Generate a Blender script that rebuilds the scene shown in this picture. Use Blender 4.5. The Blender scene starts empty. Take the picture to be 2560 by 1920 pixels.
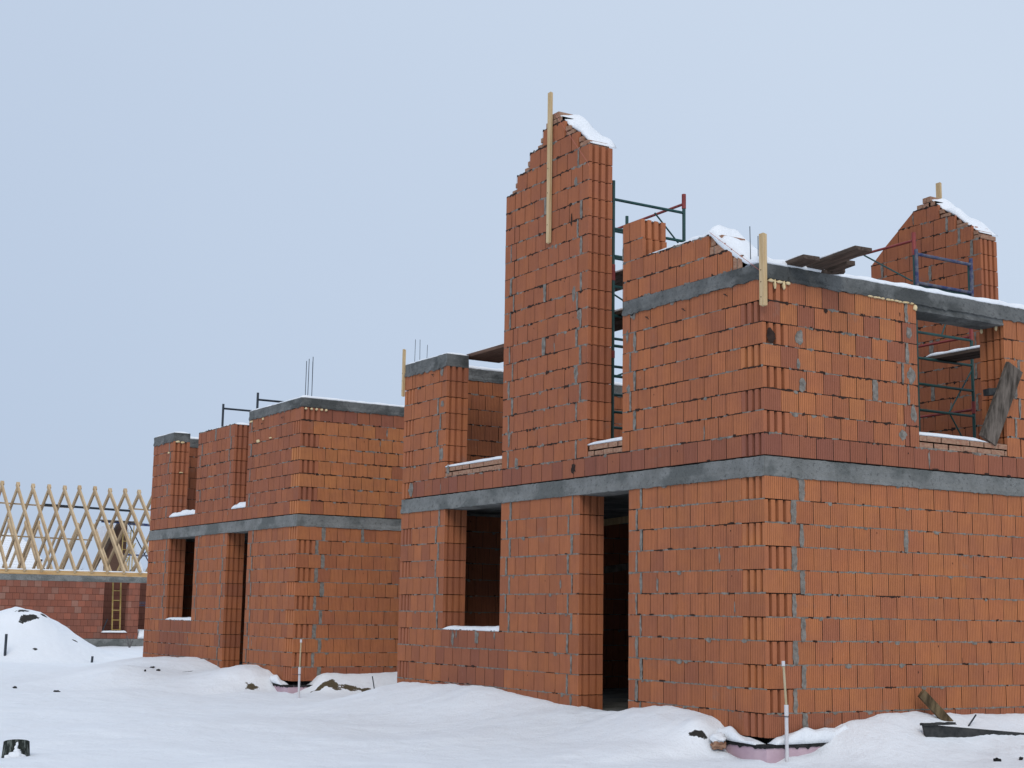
import bpy, math, random
import numpy as np
from mathutils import Matrix, Vector, noise

random.seed(7)
rng = np.random.default_rng(7)
scene = bpy.context.scene
COL = scene.collection

# ------------------------------------------------------------------ camera
cam_d = bpy.data.cameras.new("camera")
cam_d.sensor_width = 36.0
cam_d.lens = 51.4036
cam_d.clip_start = 0.2
cam_d.clip_end = 6000
cam = bpy.data.objects.new("camera", cam_d)
COL.objects.link(cam)
rt, up, bk = (0.85088, -0.525119, 0.01589), (-0.0945086, -0.1232455, 0.9878657), (-0.5167889, -0.8420572, -0.1544955)
cam.matrix_world = Matrix(((rt[0], up[0], bk[0], -10.39037), (rt[1], up[1], bk[1], -11.7788),
                           (rt[2], up[2], bk[2], 1.24393), (0, 0, 0, 1)))
scene.camera = cam

# ------------------------------------------------------------------ world, sun, exposure
SUN_EL, SUN_AZ = 38.0, 215.0       # degrees; azimuth measured from +Y clockwise
world = bpy.data.worlds.new("World")
scene.world = world
world.use_nodes = True
wt = world.node_tree
wt.nodes.clear()
def wn(t, **k):
    n = wt.nodes.new(t)
    for a, v in k.items():
        setattr(n, a, v)
    return n
sky = wn("ShaderNodeTexSky", sky_type='NISHITA', sun_disc=False)
sky.sun_elevation = math.radians(SUN_EL)
sky.sun_rotation = math.radians(SUN_AZ)
sky.air_density = 1.0; sky.dust_density = 3.0
tc = wn("ShaderNodeTexCoord")
sep = wn("ShaderNodeSeparateXYZ")
wt.links.new(tc.outputs["Generated"], sep.inputs[0])
# an overcast dome: darker and bluer at the north-west horizon, paler overhead and to the east
dot = wn("ShaderNodeVectorMath", operation='DOT_PRODUCT')
dot.inputs[1].default_value = (0.62, -0.38, 0.95)
wt.links.new(tc.outputs["Generated"], dot.inputs[0])
nz = wn("ShaderNodeTexNoise"); nz.inputs["Scale"].default_value = 1.7; nz.inputs["Detail"].default_value = 4
wt.links.new(tc.outputs["Generated"], nz.inputs["Vector"])
add = wn("ShaderNodeMath", operation='MULTIPLY_ADD')
add.inputs[1].default_value = 0.30
wt.links.new(nz.outputs[0], add.inputs[0]); wt.links.new(dot.outputs["Value"], add.inputs[2])
mr = wn("ShaderNodeMapRange"); mr.inputs[1].default_value = -0.28; mr.inputs[2].default_value = 0.69
wt.links.new(add.outputs[0], mr.inputs[0])
cr = wn("ShaderNodeValToRGB")
cr.color_ramp.elements[0].color = (0.41, 0.505, 0.665, 1)
cr.color_ramp.elements[1].color = (0.565, 0.655, 0.785, 1)
wt.links.new(mr.outputs[0], cr.inputs[0])
sc = wn("ShaderNodeVectorMath", operation='SCALE'); sc.inputs["Scale"].default_value = 10.0
wt.links.new(cr.outputs[0], sc.inputs[0])
mx = wn("ShaderNodeMix", data_type='RGBA'); mx.inputs[0].default_value = 0.94
wt.links.new(sky.outputs[0], mx.inputs[6]); wt.links.new(sc.outputs[0], mx.inputs[7])
bg = wn("ShaderNodeBackground"); bg.inputs[1].default_value = 0.1
wo = wn("ShaderNodeOutputWorld")
wt.links.new(mx.outputs[2], bg.inputs[0]); wt.links.new(bg.outputs[0], wo.inputs[0])

sun_d = bpy.data.lights.new("sun", 'SUN')
sun_d.energy = 0.9
sun_d.angle = math.radians(28)
sun_d.color = (1.0, 0.93, 0.84)
sun = bpy.data.objects.new("sun", sun_d)
az, el = math.radians(SUN_AZ), math.radians(SUN_EL)
sdir = Vector((math.sin(az) * math.cos(el), math.cos(az) * math.cos(el), math.sin(el)))
sun.rotation_euler = sdir.to_track_quat('Z', 'Y').to_euler()
COL.objects.link(sun)

scene.view_settings.view_transform = 'Standard'
scene.view_settings.look = 'None'
scene.view_settings.exposure = 0.13
scene.view_settings.gamma = 1.0
scene.render.engine = 'CYCLES'
scene.cycles.diffuse_bounces = 1

# ------------------------------------------------------------------ materials
def newmat(name, rough=0.9, spec=0.25):
    m = bpy.data.materials.new(name); m.use_nodes = True
    nt = m.node_tree
    b = nt.nodes["Principled BSDF"]
    b.inputs["Roughness"].default_value = rough
    b.inputs["Specular IOR Level"].default_value = spec
    return m, nt, b
def N(nt, t, **k):
    n = nt.nodes.new(t)
    for a, v in k.items():
        if a == 'ins':
            for i, x in v.items(): n.inputs[i].default_value = x
        else: setattr(n, a, v)
    return n
def mixc(nt, f, a, b, mode='MIX'):
    n = N(nt, "ShaderNodeMix", data_type='RGBA', blend_type=mode)
    for i, v in ((0, f), (6, a), (7, b)):
        if hasattr(v, 'links') or hasattr(v, 'is_linked'): nt.links.new(v, n.inputs[i])
        else: n.inputs[i].default_value = v if i == 0 else (*v, 1)
    return n.outputs[2]
def math_(nt, op, a, b=0.0, c=0.0):
    n = N(nt, "ShaderNodeMath", operation=op)
    for i, v in enumerate((a, b, c)):
        if hasattr(v, 'is_linked'): nt.links.new(v, n.inputs[i])
        else: n.inputs[i].default_value = v
    return n.outputs[0]
def noise_(nt, vec, scale, detail=4, rough=.55, sv=None):
    if sv:
        mp = N(nt, "ShaderNodeMapping"); mp.inputs["Scale"].default_value = sv
        nt.links.new(vec, mp.inputs[0]); vec = mp.outputs[0]
    n = N(nt, "ShaderNodeTexNoise", ins={"Scale": scale, "Detail": detail, "Roughness": rough})
    nt.links.new(vec, n.inputs["Vector"]); return n.outputs[0]
def ramp(nt, v, lo, hi, a=0.0, b=1.0):
    n = N(nt, "ShaderNodeMapRange"); n.inputs[1].default_value = lo; n.inputs[2].default_value = hi
    n.inputs[3].default_value = a; n.inputs[4].default_value = b
    nt.links.new(v, n.inputs[0]); return n.outputs[0]
def bump(nt, b, h, dist, strength=1.0):
    n = N(nt, "ShaderNodeBump"); n.inputs["Distance"].default_value = dist; n.inputs["Strength"].default_value = strength
    nt.links.new(h, n.inputs["Height"]); nt.links.new(n.outputs[0], b.inputs["Normal"])

def block_material(name, cA, cB, cC, rib=1.0):
    """ceramic hollow block. colour attribute blk: R purple-brown share, G value, B bright share; UV in metres"""
    m, nt, b = newmat(name, .88, .2)
    uv = N(nt, "ShaderNodeUVMap"); su = N(nt, "ShaderNodeSeparateXYZ"); nt.links.new(uv.outputs[0], su.inputs[0])
    oc = N(nt, "ShaderNodeTexCoord").outputs["Object"]
    at = N(nt, "ShaderNodeAttribute", attribute_name="blk"); sa = N(nt, "ShaderNodeSeparateColor")
    nt.links.new(at.outputs["Color"], sa.inputs[0])
    c = mixc(nt, sa.outputs[0], cA, cB)
    c = mixc(nt, sa.outputs[2], c, cC)
    # firing variation: broad clouds and vertical extrusion streaks
    cl = noise_(nt, oc, 2.6, 3)
    c = mixc(nt, ramp(nt, cl, .35, .75, 0, .45), c, cB)
    st = noise_(nt, oc, 1.0, 5, .65, sv=(48, 48, 2.2))
    c = mixc(nt, 1.0, c, mixc(nt, st, (.74, .74, .74), (1.24, 1.24, 1.24)), 'MULTIPLY')
    val = ramp(nt, sa.outputs[1], 0, 1, .82, 1.13)
    vc = N(nt, "ShaderNodeCombineColor"); [nt.links.new(val, vc.inputs[i]) for i in range(3)]
    c = mixc(nt, 1.0, c, vc.outputs[0], 'MULTIPLY')
    # fine extruded grooves
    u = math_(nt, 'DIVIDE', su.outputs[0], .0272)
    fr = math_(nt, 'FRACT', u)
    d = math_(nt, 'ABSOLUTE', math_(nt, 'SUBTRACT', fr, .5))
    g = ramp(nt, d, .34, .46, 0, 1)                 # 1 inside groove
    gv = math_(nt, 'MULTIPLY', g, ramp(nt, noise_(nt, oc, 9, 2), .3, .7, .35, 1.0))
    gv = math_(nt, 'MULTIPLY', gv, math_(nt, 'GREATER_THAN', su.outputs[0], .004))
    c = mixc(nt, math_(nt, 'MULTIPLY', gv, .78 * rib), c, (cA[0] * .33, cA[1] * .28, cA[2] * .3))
    # pale scratches and lime specks
    sp = noise_(nt, oc, 1.0, 3, .6, sv=(70, 70, 9))
    c = mixc(nt, math_(nt, 'MULTIPLY', ramp(nt, sp, .72, .78), ramp(nt, noise_(nt, oc, 3.1, 1), .5, .6)), c, (.62, .42, .28))
    # mortar smears and weather stains
    sm = noise_(nt, oc, 1.9, 6, .7)
    c = mixc(nt, ramp(nt, sm, .62, .8, 0, .55), c, (.2, .17, .15))
    # damp rows (alpha-like share kept in UV-independent noise)
    nt.links.new(c, b.inputs["Base Color"])
    h = math_(nt, 'SUBTRACT', math_(nt, 'MULTIPLY', noise_(nt, oc, 60, 4), .35), g)
    bump(nt, b, h, .004, .9)
    return m

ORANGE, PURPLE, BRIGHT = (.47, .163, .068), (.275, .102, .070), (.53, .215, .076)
MAT = {}
MAT['block'] = block_material("ceramic_block", ORANGE, PURPLE, BRIGHT)
MAT['block_red'] = block_material("red_block", (.34, .108, .064), (.20, .085, .062), (.36, .20, .15), .2)

def plain(name, c1, c2, scale=8, rough=.9, detail=5, bd=.003, sv=None, spec=.25, lo=.35, hi=.65, bs=None):
    m, nt, b = newmat(name, rough, spec)
    oc = N(nt, "ShaderNodeTexCoord").outputs["Object"]
    n = noise_(nt, oc, scale, detail, .6, sv=sv)
    nt.links.new(mixc(nt, ramp(nt, n, lo, hi), c1, c2), b.inputs["Base Color"])
    bump(nt, b, noise_(nt, oc, bs or scale * 4, 5, .6, sv=sv), bd)
    return m
MAT['mortar'] = plain("mortar", (.135, .118, .10), (.27, .245, .215), 14, bd=.006)
MAT['joint'] = plain("joint_shadow_core", (.022, .012, .009), (.05, .028, .02), 10)
MAT['small_brick'] = plain("small_clay_brick", (.40, .25, .165), (.30, .14, .09), 3.0, bd=.004, sv=(6, 6, 12))
MAT['foam'] = plain("mounting_foam", (.72, .52, .26), (.78, .64, .40), 20, rough=.8)
MAT['xps'] = plain("pink_insulation", (.50, .34, .40), (.62, .45, .50), 3, bd=.002)
MAT['membrane'] = plain("black_membrane", (.012, .012, .013), (.035, .034, .033), 12, bd=.006)
MAT['earth'] = plain("brown_earth", (.055, .042, .025), (.14, .105, .06), 12, bd=.02)
MAT['dark_soil'] = plain("dark_soil", (.012, .012, .012), (.035, .03, .026), 12, bd=.02)
MAT['pine'] = plain("new_pine", (.50, .34, .17), (.62, .46, .27), 2.0, sv=(14, 14, 1.2), bd=.002)
MAT['rafter'] = plain("rafter_pine", (.50, .34, .19), (.64, .48, .30), 1.6, bd=.002)
MAT['plate'] = plain("plate_timber", (.50, .29, .12), (.60, .42, .22), 1.6, sv=(1, 14, 14), bd=.002)
MAT['old_board'] = plain("old_board", (.045, .032, .025), (.12, .085, .065), 2.5, sv=(12, 1.2, 12), bd=.003)
MAT['brown_board'] = plain("brown_board", (.10, .055, .04), (.17, .10, .07), 2.5, sv=(12, 1.2, 12), bd=.003)
MAT['grey_board'] = plain("weathered_board", (.045, .036, .028), (.22, .18, .15), 1.0, sv=(16, 16, 3.5), bd=.003, lo=.35, hi=.75)
MAT['stub_wood'] = plain('wet_split_wood', (.06, .04, .02), (.20, .14, .075), 1.0, sv=(14, 14, 3))
MAT['green_steel'] = plain("green_steel", (.006, .045, .042), (.012, .075, .068), 6, rough=.5, spec=.5)
MAT['red_steel'] = plain("red_steel", (.22, .022, .02), (.32, .05, .04), 6, rough=.5, spec=.5)
MAT['blue_steel'] = plain("blue_steel", (.022, .036, .13), (.15, .15, .165), 9, rough=.55, spec=.4, lo=.4, hi=.62)
MAT['dark_steel'] = plain("dark_steel", (.012, .02, .03), (.03, .04, .055), 8, rough=.5, spec=.5)
MAT['rust'] = plain("rusty_bar", (.03, .018, .014), (.09, .045, .03), 20, rough=.8)
MAT['pvc'] = plain("white_pvc", (.60, .58, .60), (.68, .66, .67), 5, rough=.4, spec=.5)
MAT['pvc_dirty'] = plain("yellowed_pipe", (.40, .30, .16), (.52, .44, .30), 5, rough=.5)
MAT['panel'] = plain("formwork_panel", (.022, .024, .026), (.06, .06, .058), 8, bd=.004)
MAT['stub'] = plain("dark_concrete_pipe", (.018, .022, .018), (.13, .145, .13), 5.5, bd=.004, lo=.48, hi=.6, sv=(6,6,2))
MAT['bark'] = plain("bare_branches", (.10, .09, .09), (.16, .15, .15), 8)
MAT['string'] = plain("red_string", (.45, .12, .10), (.5, .2, .16), 8)
MAT['yellow'] = plain("yellow_ladder", (.48, .33, .10), (.58, .43, .18), 8)

def concrete(name, a, b2, dark):
    m, nt, b = newmat(name, .9, .2)
    oc = N(nt, "ShaderNodeTexCoord").outputs["Object"]
    c = mixc(nt, ramp(nt, noise_(nt, oc, 3.2, 6, .65), .35, .68), a, b2)
    c = mixc(nt, ramp(nt, noise_(nt, oc, 1.1, 4, .6, sv=(1, 1, 1.6)), .50, .58, 0, .75), c, dark)
    c = mixc(nt, ramp(nt, noise_(nt, oc, 22, 5, .7), .55, .68, 0, .75), c, (a[0] * .4, a[1] * .4, a[2] * .4))
    c = mixc(nt, ramp(nt, noise_(nt, oc, 5, 5, .7), .68, .76, 0, .6), c, (.42, .45, .47))
    nt.links.new(c, b.inputs["Base Color"])
    bump(nt, b, noise_(nt, oc, 20, 8, .75), .03)
    return m
MAT['concrete'] = concrete("floor_beam_concrete", (.185, .188, .178), (.275, .278, .268), (.12, .128, .122))
MAT['concrete_dark'] = concrete("roof_beam_concrete", (.125, .129, .125), (.215, .217, .21), (.065, .069, .067))

def snow_mat():
    m, nt, b = newmat("snow", .75, .25)
    oc = N(nt, "ShaderNodeTexCoord").outputs["Object"]
    nt.links.new(mixc(nt, noise_(nt, oc, .7, 4), (.88, .905, .94), (.92, .935, .96)), b.inputs["Base Color"])
    h = math_(nt, 'ADD', math_(nt, 'MULTIPLY', noise_(nt, oc, 2.2, 4, .55), 1.0), math_(nt, 'MULTIPLY', noise_(nt, oc, 38, 5, .7), .17))
    bump(nt, b, h, .09, .75)
    b.inputs["Subsurface Weight"].default_value = 0.0
    return m
MAT['snow'] = snow_mat()
# bare soil where the wind has cleared the snow: (x, y, rx, ry, turn, darkness)
SOIL = [(.56, 12.20, .20, .055, .1, 0), (.70, 12.10, .09, .14, .2, 0), (.98, 11.95, .24, .10, -.2, 0), (1.22, 11.85, .18, .09, 0, 0), (-.46, 13.02, .12, .10, .5, 0),
        (-.66, 29.2, .17, .10, 0, 1), (-.60, 28.72, .24, .13, .2, 1), (-.12, 28.95, .09, .05, 0, 1), (.58, 28.43, .10, .05, .3, 1), (-.70, 27.4, .06, .05, 0, 1),
        (-.38, .66, .09, .03, -.55, 1), (-.14, .60, .05, .03, -.55, 1), (-.66, 15.8, .10, .04, .4, 1)]
def ground_mat():
    m = MAT['snow'].copy(); m.name = "snow_with_bare_soil"; nt = m.node_tree; b = nt.nodes["Principled BSDF"]
    pos = N(nt, "ShaderNodeNewGeometry").outputs["Position"]
    n1 = noise_(nt, pos, 7, 5, .65); tot = None
    for x, y, rx, ry, rot, dk in SOIL:
        mp = N(nt, "ShaderNodeMapping", vector_type='TEXTURE'); mp.inputs["Location"].default_value = (x, y, 0)
        mp.inputs["Rotation"].default_value = (0, 0, rot); mp.inputs["Scale"].default_value = (rx, ry, 1000)
        nt.links.new(pos, mp.inputs[0]); ln = N(nt, "ShaderNodeVectorMath", operation='LENGTH'); nt.links.new(mp.outputs[0], ln.inputs[0])
        v = math_(nt, 'SUBTRACT', 1.25, ln.outputs["Value"])
        tot = v if tot is None else math_(nt, 'MAXIMUM', tot, v)
    f = math_(nt, 'ADD', tot, math_(nt, 'MULTIPLY', math_(nt, 'SUBTRACT', n1, .55), 3.0))
    f = ramp(nt, f, .0, .18)
    base = b.inputs["Base Color"].links[0].from_socket
    sp = N(nt, "ShaderNodeSeparateXYZ"); nt.links.new(pos, sp.inputs[0])
    near = math_(nt, 'MULTIPLY', math_(nt, 'GREATER_THAN', sp.outputs[1], 11.0), math_(nt, 'LESS_THAN', sp.outputs[1], 14.0))
    br = mixc(nt, noise_(nt, pos, 30, 4), (.045, .034, .02), (.15, .115, .065)); dkc = mixc(nt, noise_(nt, pos, 20, 4), (.012, .012, .011), (.05, .045, .038))
    nt.links.new(mixc(nt, f, base, mixc(nt, near, dkc, br)), b.inputs["Base Color"])
    return m
MAT['ground'] = ground_mat()

# ------------------------------------------------------------------ mesh builder
class MB:
    pm = 0
    def mark(s): s.marks.append(len(s.f))
    def __init__(s): s.marks = []; s.v, s.f, s.m, s.uv, s.c = [], [], [], [], []
    def face(s, pts, mi=0, uvs=None, col=(0, .5, 0)):
        i = len(s.v); s.v += [tuple(p) for p in pts]; n = len(pts)
        s.f.append(tuple(range(i, i + n))); s.m.append(mi)
        s.uv += uvs if uvs else [(0, 0)] * n
        s.c += [(*col, 1)] * n
    def box(s, x0, x1, y0, y1, z0, z1, mi=0, M=None):
        P = [Vector((x, y, z)) for z in (z0, z1) for y in (y0, y1) for x in (x0, x1)]
        if M is not None: P = [M @ p for p in P]
        for q in ((0, 2, 3, 1), (4, 5, 7, 6), (0, 1, 5, 4), (2, 6, 7, 3), (0, 4, 6, 2), (1, 3, 7, 5)):
            s.face([P[k] for k in q], mi)
    def beam(s, a, b, w, h, mi=0, upv=(0, 0, 1)):
        a, b = Vector(a), Vector(b); d = (b - a); L = d.length; d.normalize()
        sd = d.cross(Vector(upv)); 
        if sd.length < 1e-4: sd = Vector((1, 0, 0))
        sd.normalize(); u = sd.cross(d)
        M = Matrix(((d.x, sd.x, u.x, a.x), (d.y, sd.y, u.y, a.y), (d.z, sd.z, u.z, a.z), (0, 0, 0, 1)))
        s.box(0, L, -w / 2, w / 2, -h / 2, h / 2, mi, M)
    def tube(s, a, b, r, mi=0, n=10, r2=None, cap=True):
        a, b = Vector(a), Vector(b); d = (b - a).normalized()
        x = d.cross(Vector((0, 0, 1)))
        if x.length < 1e-3: x = Vector((1, 0, 0))
        x.normalize(); y = d.cross(x); r2 = r if r2 is None else r2
        A = [a + (x * math.cos(t) + y * math.sin(t)) * r for t in [2 * math.pi * i / n for i in range(n)]]
        B = [b + (x * math.cos(t) + y * math.sin(t)) * r2 for t in [2 * math.pi * i / n for i in range(n)]]
        for i in range(n):
            j = (i + 1) % n; s.face([A[i], A[j], B[j], B[i]], mi)
        if cap: s.face(A[::-1], mi); s.face(B, mi)
    def build(s, name, mats, parent=None, smooth=False, weld=False):
        me = bpy.data.meshes.new(name)
        me.from_pydata(s.v, [], s.f)
        for m in (mats if isinstance(mats, (list, tuple)) else [mats]): me.materials.append(MAT[m])
        me.polygons.foreach_set("material_index", s.m)
        ul = me.uv_layers.new(name="UVMap"); ul.data.foreach_set("uv", np.array(s.uv, dtype=np.float32).ravel())
        ca = me.color_attributes.new("blk", 'FLOAT_COLOR', 'CORNER'); ca.data.foreach_set("color", np.array(s.c, dtype=np.float32).ravel())
        if weld:
            import bmesh
            bm = bmesh.new(); bm.from_mesh(me); bmesh.ops.remove_doubles(bm, verts=bm.verts, dist=.0005)
            bmesh.ops.recalc_face_normals(bm, faces=bm.faces); bm.to_mesh(me); bm.free()
        if smooth: me.polygons.foreach_set("use_smooth", [True] * len(me.polygons))
        me.update()
        o = bpy.data.objects.new(name, me); COL.objects.link(o)
        if parent: o.parent = parent
        return o
def build_each(mb, name, mats, parent, **k):
    """one object for every marked run of faces"""
    mk = mb.marks + [len(mb.f)]
    for a, b in zip(mk[:-1], mk[1:]):
        if b <= a: continue
        n = MB(); i0 = mb.f[a][0]; i1 = mb.f[b - 1][-1] + 1
        n.v = mb.v[i0:i1]; n.uv = mb.uv[i0:i1]; n.c = mb.c[i0:i1]; n.m = mb.m[a:b]; n.f = [tuple(i - i0 for i in f) for f in mb.f[a:b]]
        n.build(name, mats, parent, **k)
def tag(o, label=None, cat=None, group=None, kind=None):
    for k, v in (('label', label), ('category', cat), ('group', group), ('kind', kind)):
        if v: o[k] = v
    return o
def empty(name, loc=(0, 0, 0), rz=0, **k):
    o = bpy.data.objects.new(name, None); o.empty_display_size = .2; COL.objects.link(o)
    o.location = loc; o.rotation_euler = (0, 0, rz); return tag(o, **k)
def copy_thing(o, loc, rz=None, **k):
    c = o.copy(); COL.objects.link(c); c.location = loc
    if rz is not None: c.rotation_euler = (0, 0, rz)
    for ch in list(o.children):
        d = ch.copy(); COL.objects.link(d); d.parent = c
        for g in list(ch.children):
            e = g.copy(); COL.objects.link(e); e.parent = d
    return tag(c, **k)

# ------------------------------------------------------------------ block masonry
class Fr:                                   # a wall frame: origin, run direction, inward direction
    def __init__(s, o, r, n): s.o, s.r, s.n = o, r, n; s.flip = (r[0] * n[1] - r[1] * n[0]) < 0
    def __call__(s, t, d, z): return (s.o[0] + s.r[0] * t + s.n[0] * d, s.o[1] + s.r[1] * t + s.n[1] * d, z)
R_ = random.random
def prism(mb, fr, poly, z0, z1, col, us=None):
    n = len(poly); fl = fr.flip
    lo = [fr(t, d, z0) for t, d in poly]; hi = [fr(t, d, z1) for t, d in poly]
    for i in range(n):
        j = (i + 1) % n
        L = math.hypot(poly[j][0] - poly[i][0], poly[j][1] - poly[i][1])
        rib = abs(poly[j][1] - poly[i][1]) < 1e-6 and L > .05
        u0, u1 = (.0001, L) if rib else (0, 0)
        if rib and poly[j][0] < poly[i][0]: u0, u1 = L, .0001
        q = [lo[i], lo[j], hi[j], hi[i]]; uu = [(u0, 0), (u1, 0), (u1, z1 - z0), (u0, z1 - z0)]
        if fl: q.reverse(); uu.reverse()
        mb.face(q, mb.pm, uu, col)
    mb.face(hi if not fl else hi[::-1], mb.pm, None, col); mb.face(lo[::-1] if not fl else lo, mb.pm, None, col)
GR = ((.10, .145), (.145, .30), (.30, .345), (.42, .465), (.465, .60), (.60, .645), (.72, .765), (.765, .88), (.88, .925))
def gprof(d0, d1, t, s):                    # grooved end, from d0 to d1, cut depth towards s
    D = d1 - d0; out = []
    for a, b in ((.13, .25), (.40, .53), (.69, .82)):
        out += [(t, d0 + D * a), (t + s * .042, d0 + D * (a + .015)), (t + s * .042, d0 + D * (b - .015)), (t, d0 + D * b)]
    return out
def block(mb, fr, t0, t1, z0, z1, th, g0, g1, col):
    j = (R_() - .5) * .005; a, b = t0 + .0026 + R_() * .0026, t1 - .0026 - R_() * .0026
    d0, d1 = j, th + (R_() - .5) * .004
    zz0, zz1 = z0 + .0045 + R_() * .002, z1 - .0045 - R_() * .002
    poly = [(a, d0), (b, d0)]
    if g1: poly += gprof(d0, d1, b, -1)
    poly += [(b, d1), (a, d1)]
    if g0: poly += gprof(d0, d1, a, 1)[::-1]
    prism(mb, fr, poly, zz0, zz1, col)
def strip(mb, fr, t0, t1, z0, z1, mi=1):    # ragged vertical mortar fill
    n = 6; L, Rr = [], []
    for k in range(n + 1):
        z = z0 + (z1 - z0) * k / n
        L.append((t0 - R_() * .018 * (0 < k < n) + .006, z)); Rr.append((t1 + R_() * .018 * (0 < k < n) - .004, z))
    dd = -.003 - R_() * .003
    for k in range(n):
        q = [fr(L[k][0], dd, L[k][1]), fr(Rr[k][0], dd, Rr[k][1]), fr(Rr[k + 1][0], dd, Rr[k + 1][1]), fr(L[k + 1][0], dd, L[k + 1][1])]
        mb.face(q[::-1] if fr.flip else q, mi)
def bed(mb, fr, t0, t1, z, th, mi=1, amp=1.0, both=False, dark=None):
    dark = (.2 if z < 2.9 else .62) if dark is None else dark; mi0 = mi
    n = max(2, int((t1 - t0) / .035)); prev = None
    for side in ((0, 1) if both else (0,)):
        prev = None
        for k in range(n + 1):
            t = t0 + (t1 - t0) * k / n
            w = .006 + R_() * R_() * .012 * amp; w2 = .0065 + R_() * R_() * .015 * amp
            dd = .004 - R_() * .007
            if side: dd = th - dd
            cur = (fr(t, dd, z - w2), fr(t, dd, z + w))
            mi = 2 if noise.noise(Vector((t * 5.1, z * 7, fr.r[0] * 9))) + .5 < dark * .9 + (R_() - .5) * .25 else mi0  # dark stretches are shadow gaps under the blocks, painted as colour
            if prev:
                q = [prev[0], cur[0], cur[1], prev[1]]
                mb.face(q[::-1] if fr.flip != bool(side) else q, mi)
            prev = cur
def rcol(kind, t=0, z=0):
    r = R_()
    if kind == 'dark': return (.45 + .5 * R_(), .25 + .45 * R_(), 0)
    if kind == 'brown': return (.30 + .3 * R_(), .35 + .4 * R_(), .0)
    if kind == 'mixed': return ((.62, .45, 0) if r < .2 else (.1, .5 + .3 * R_(), .5 * R_()) if r < .75 else (.3, .45, .1))
    if kind == 'tower': return (.18 + .25 * R_(), .38 + .3 * R_(), 0)
    if kind == 'left' and 5.1 < t < 6.9 and z < .9: return (.45 + .35 * R_(), .25 + .3 * R_(), 0)
    if kind == 'bright': return (.05 * R_(), .55 + .4 * R_(), .25 + .4 * R_()) if r > .12 else (.35, .45, 0)
    if kind == 'orange': return ((.12 * R_(), .4 + .4 * R_(), .05 + .25 * R_()) if r > .1 else (.4 * R_(), .4 + .3 * R_(), 0))
    if kind == 'left': return ((.06 + .20 * R_(), .35 + .45 * R_(), .08 * R_()) if r > .10 else (.38, .42, 0))
    return (.3 * R_(), .3 + .5 * R_(), .1 * R_())
def patch(mb, fr, t, z, w, h, mi, d=-.0042, n=7, ragged=.35):
    """small ragged fleck lying on the wall face: mortar smear or chipped hole"""
    P = []
    for i in range(n):
        a = 2 * math.pi * i / n; k = 1 + (R_() - .5) * 2 * ragged
        P.append(fr(t + math.cos(a) * w / 2 * k, d, z + math.sin(a) * h / 2 * k))
    mb.face(P if not fr.flip else P[::-1], mi)
def vjoint(mb, fr, t, z0, z1):
    w0, w1 = .0011 + R_() * .0024, .0011 + R_() * .0024; o = (R_() - .5) * .004
    D = -.0034; q = [fr(t - w0, D, z0 + .004), fr(t + w0, D, z0 + .004), fr(t + w1 + o, D, z1 - .004), fr(t - w1 + o, D, z1 - .004)]
    mb.face(q if not fr.flip else q[::-1], 2)
def decals(mb, fr, t, z0, z1):
    r = R_()
    if r < .05: patch(mb, fr, t + (R_() - .5) * .01, z0 + .02 + R_() * .03, .010, .05 + R_() * .04, 2)          # chipped vertical edge
    elif r < .08: patch(mb, fr, t - .06 - R_() * .12, z1 - .04 - R_() * .06, .012, .022, 2)                       # nail hole
    elif r < .16: patch(mb, fr, t - R_() * .2, z1 - .012, .05 + R_() * .06, .022 + R_() * .03, 1)                 # mortar squeezed from the bed
    elif r < .172: patch(mb, fr, t - R_() * .01, (z0 + z1) / 2 + (R_() - .5) * .08, .02 + R_() * .02, .10 + R_() * .1, 1, n=11, ragged=.5)
    elif r < .24: patch(mb, fr, t - R_() * .2, z0 + .01, .04 + R_() * .08, .02, 2)
def wall_seg(mb, fr, row, z0, z1, a, b, th, sk, ek, kind, strips=(), full=.25):
    """one course of blocks between a and b; sk/ek: own / non (corner), jamb, flat"""
    L, Rr = a, b; par = row % 2; rc = lambda tt: rcol(kind, tt, z0)
    W = b - a
    if sk == 'own': block(mb, fr, L, L + full, z0, z1, th, True, False, rc(L)); L += full
    elif sk == 'non': L += th
    elif sk == 'jamb' and W > .6:
        w = .235 if par else .15; block(mb, fr, L, L + w, z0, z1, th, True, False, rc(L)); L += w
        s = .022 + R_() * .026; nm = z0 > 2.9 and R_() < .45; s = .007 + R_() * .01 if nm else s; L += s
        if not nm: strip(mb, fr, L - s - .003, L, z0, z1)
    if ek == 'own': block(mb, fr, Rr - full, Rr, z0, z1, th, False, True, rc(Rr)); Rr -= full
    elif ek == 'non': Rr -= th
    elif ek == 'jamb' and W > .6:
        w = .15 if par else .235; block(mb, fr, Rr - w, Rr, z0, z1, th, False, True, rc(Rr)); Rr -= w
        s = .022 + R_() * .026; nm = z0 > 2.9 and R_() < .45; s = .007 + R_() * .01 if nm else s; Rr -= s
        if not nm: strip(mb, fr, Rr, Rr + s + .003, z0, z1)
    t = L
    cuts = sorted(s for s in strips if L - .01 <= s < Rr - .1)
    for c in cuts + [None]:
        end = c if c is not None else Rr
        while t < end - .004:
            e = t + full
            if end - e < .06: e = end
            gs = (sk == 'jamb' and t == a); ge = (ek == 'jamb' and abs(e - b) < 1e-6)
            block(mb, fr, t, min(e, end), z0, z1, th, gs, ge, rc(t)); t = min(e, end); vjoint(mb, fr, t, z0, z1); decals(mb, fr, t, z0, z1)
        if c is not None:
            s = .045 + R_() * .035; strip(mb, fr, c - .003, c + s, z0, z1); t = c + s
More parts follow.
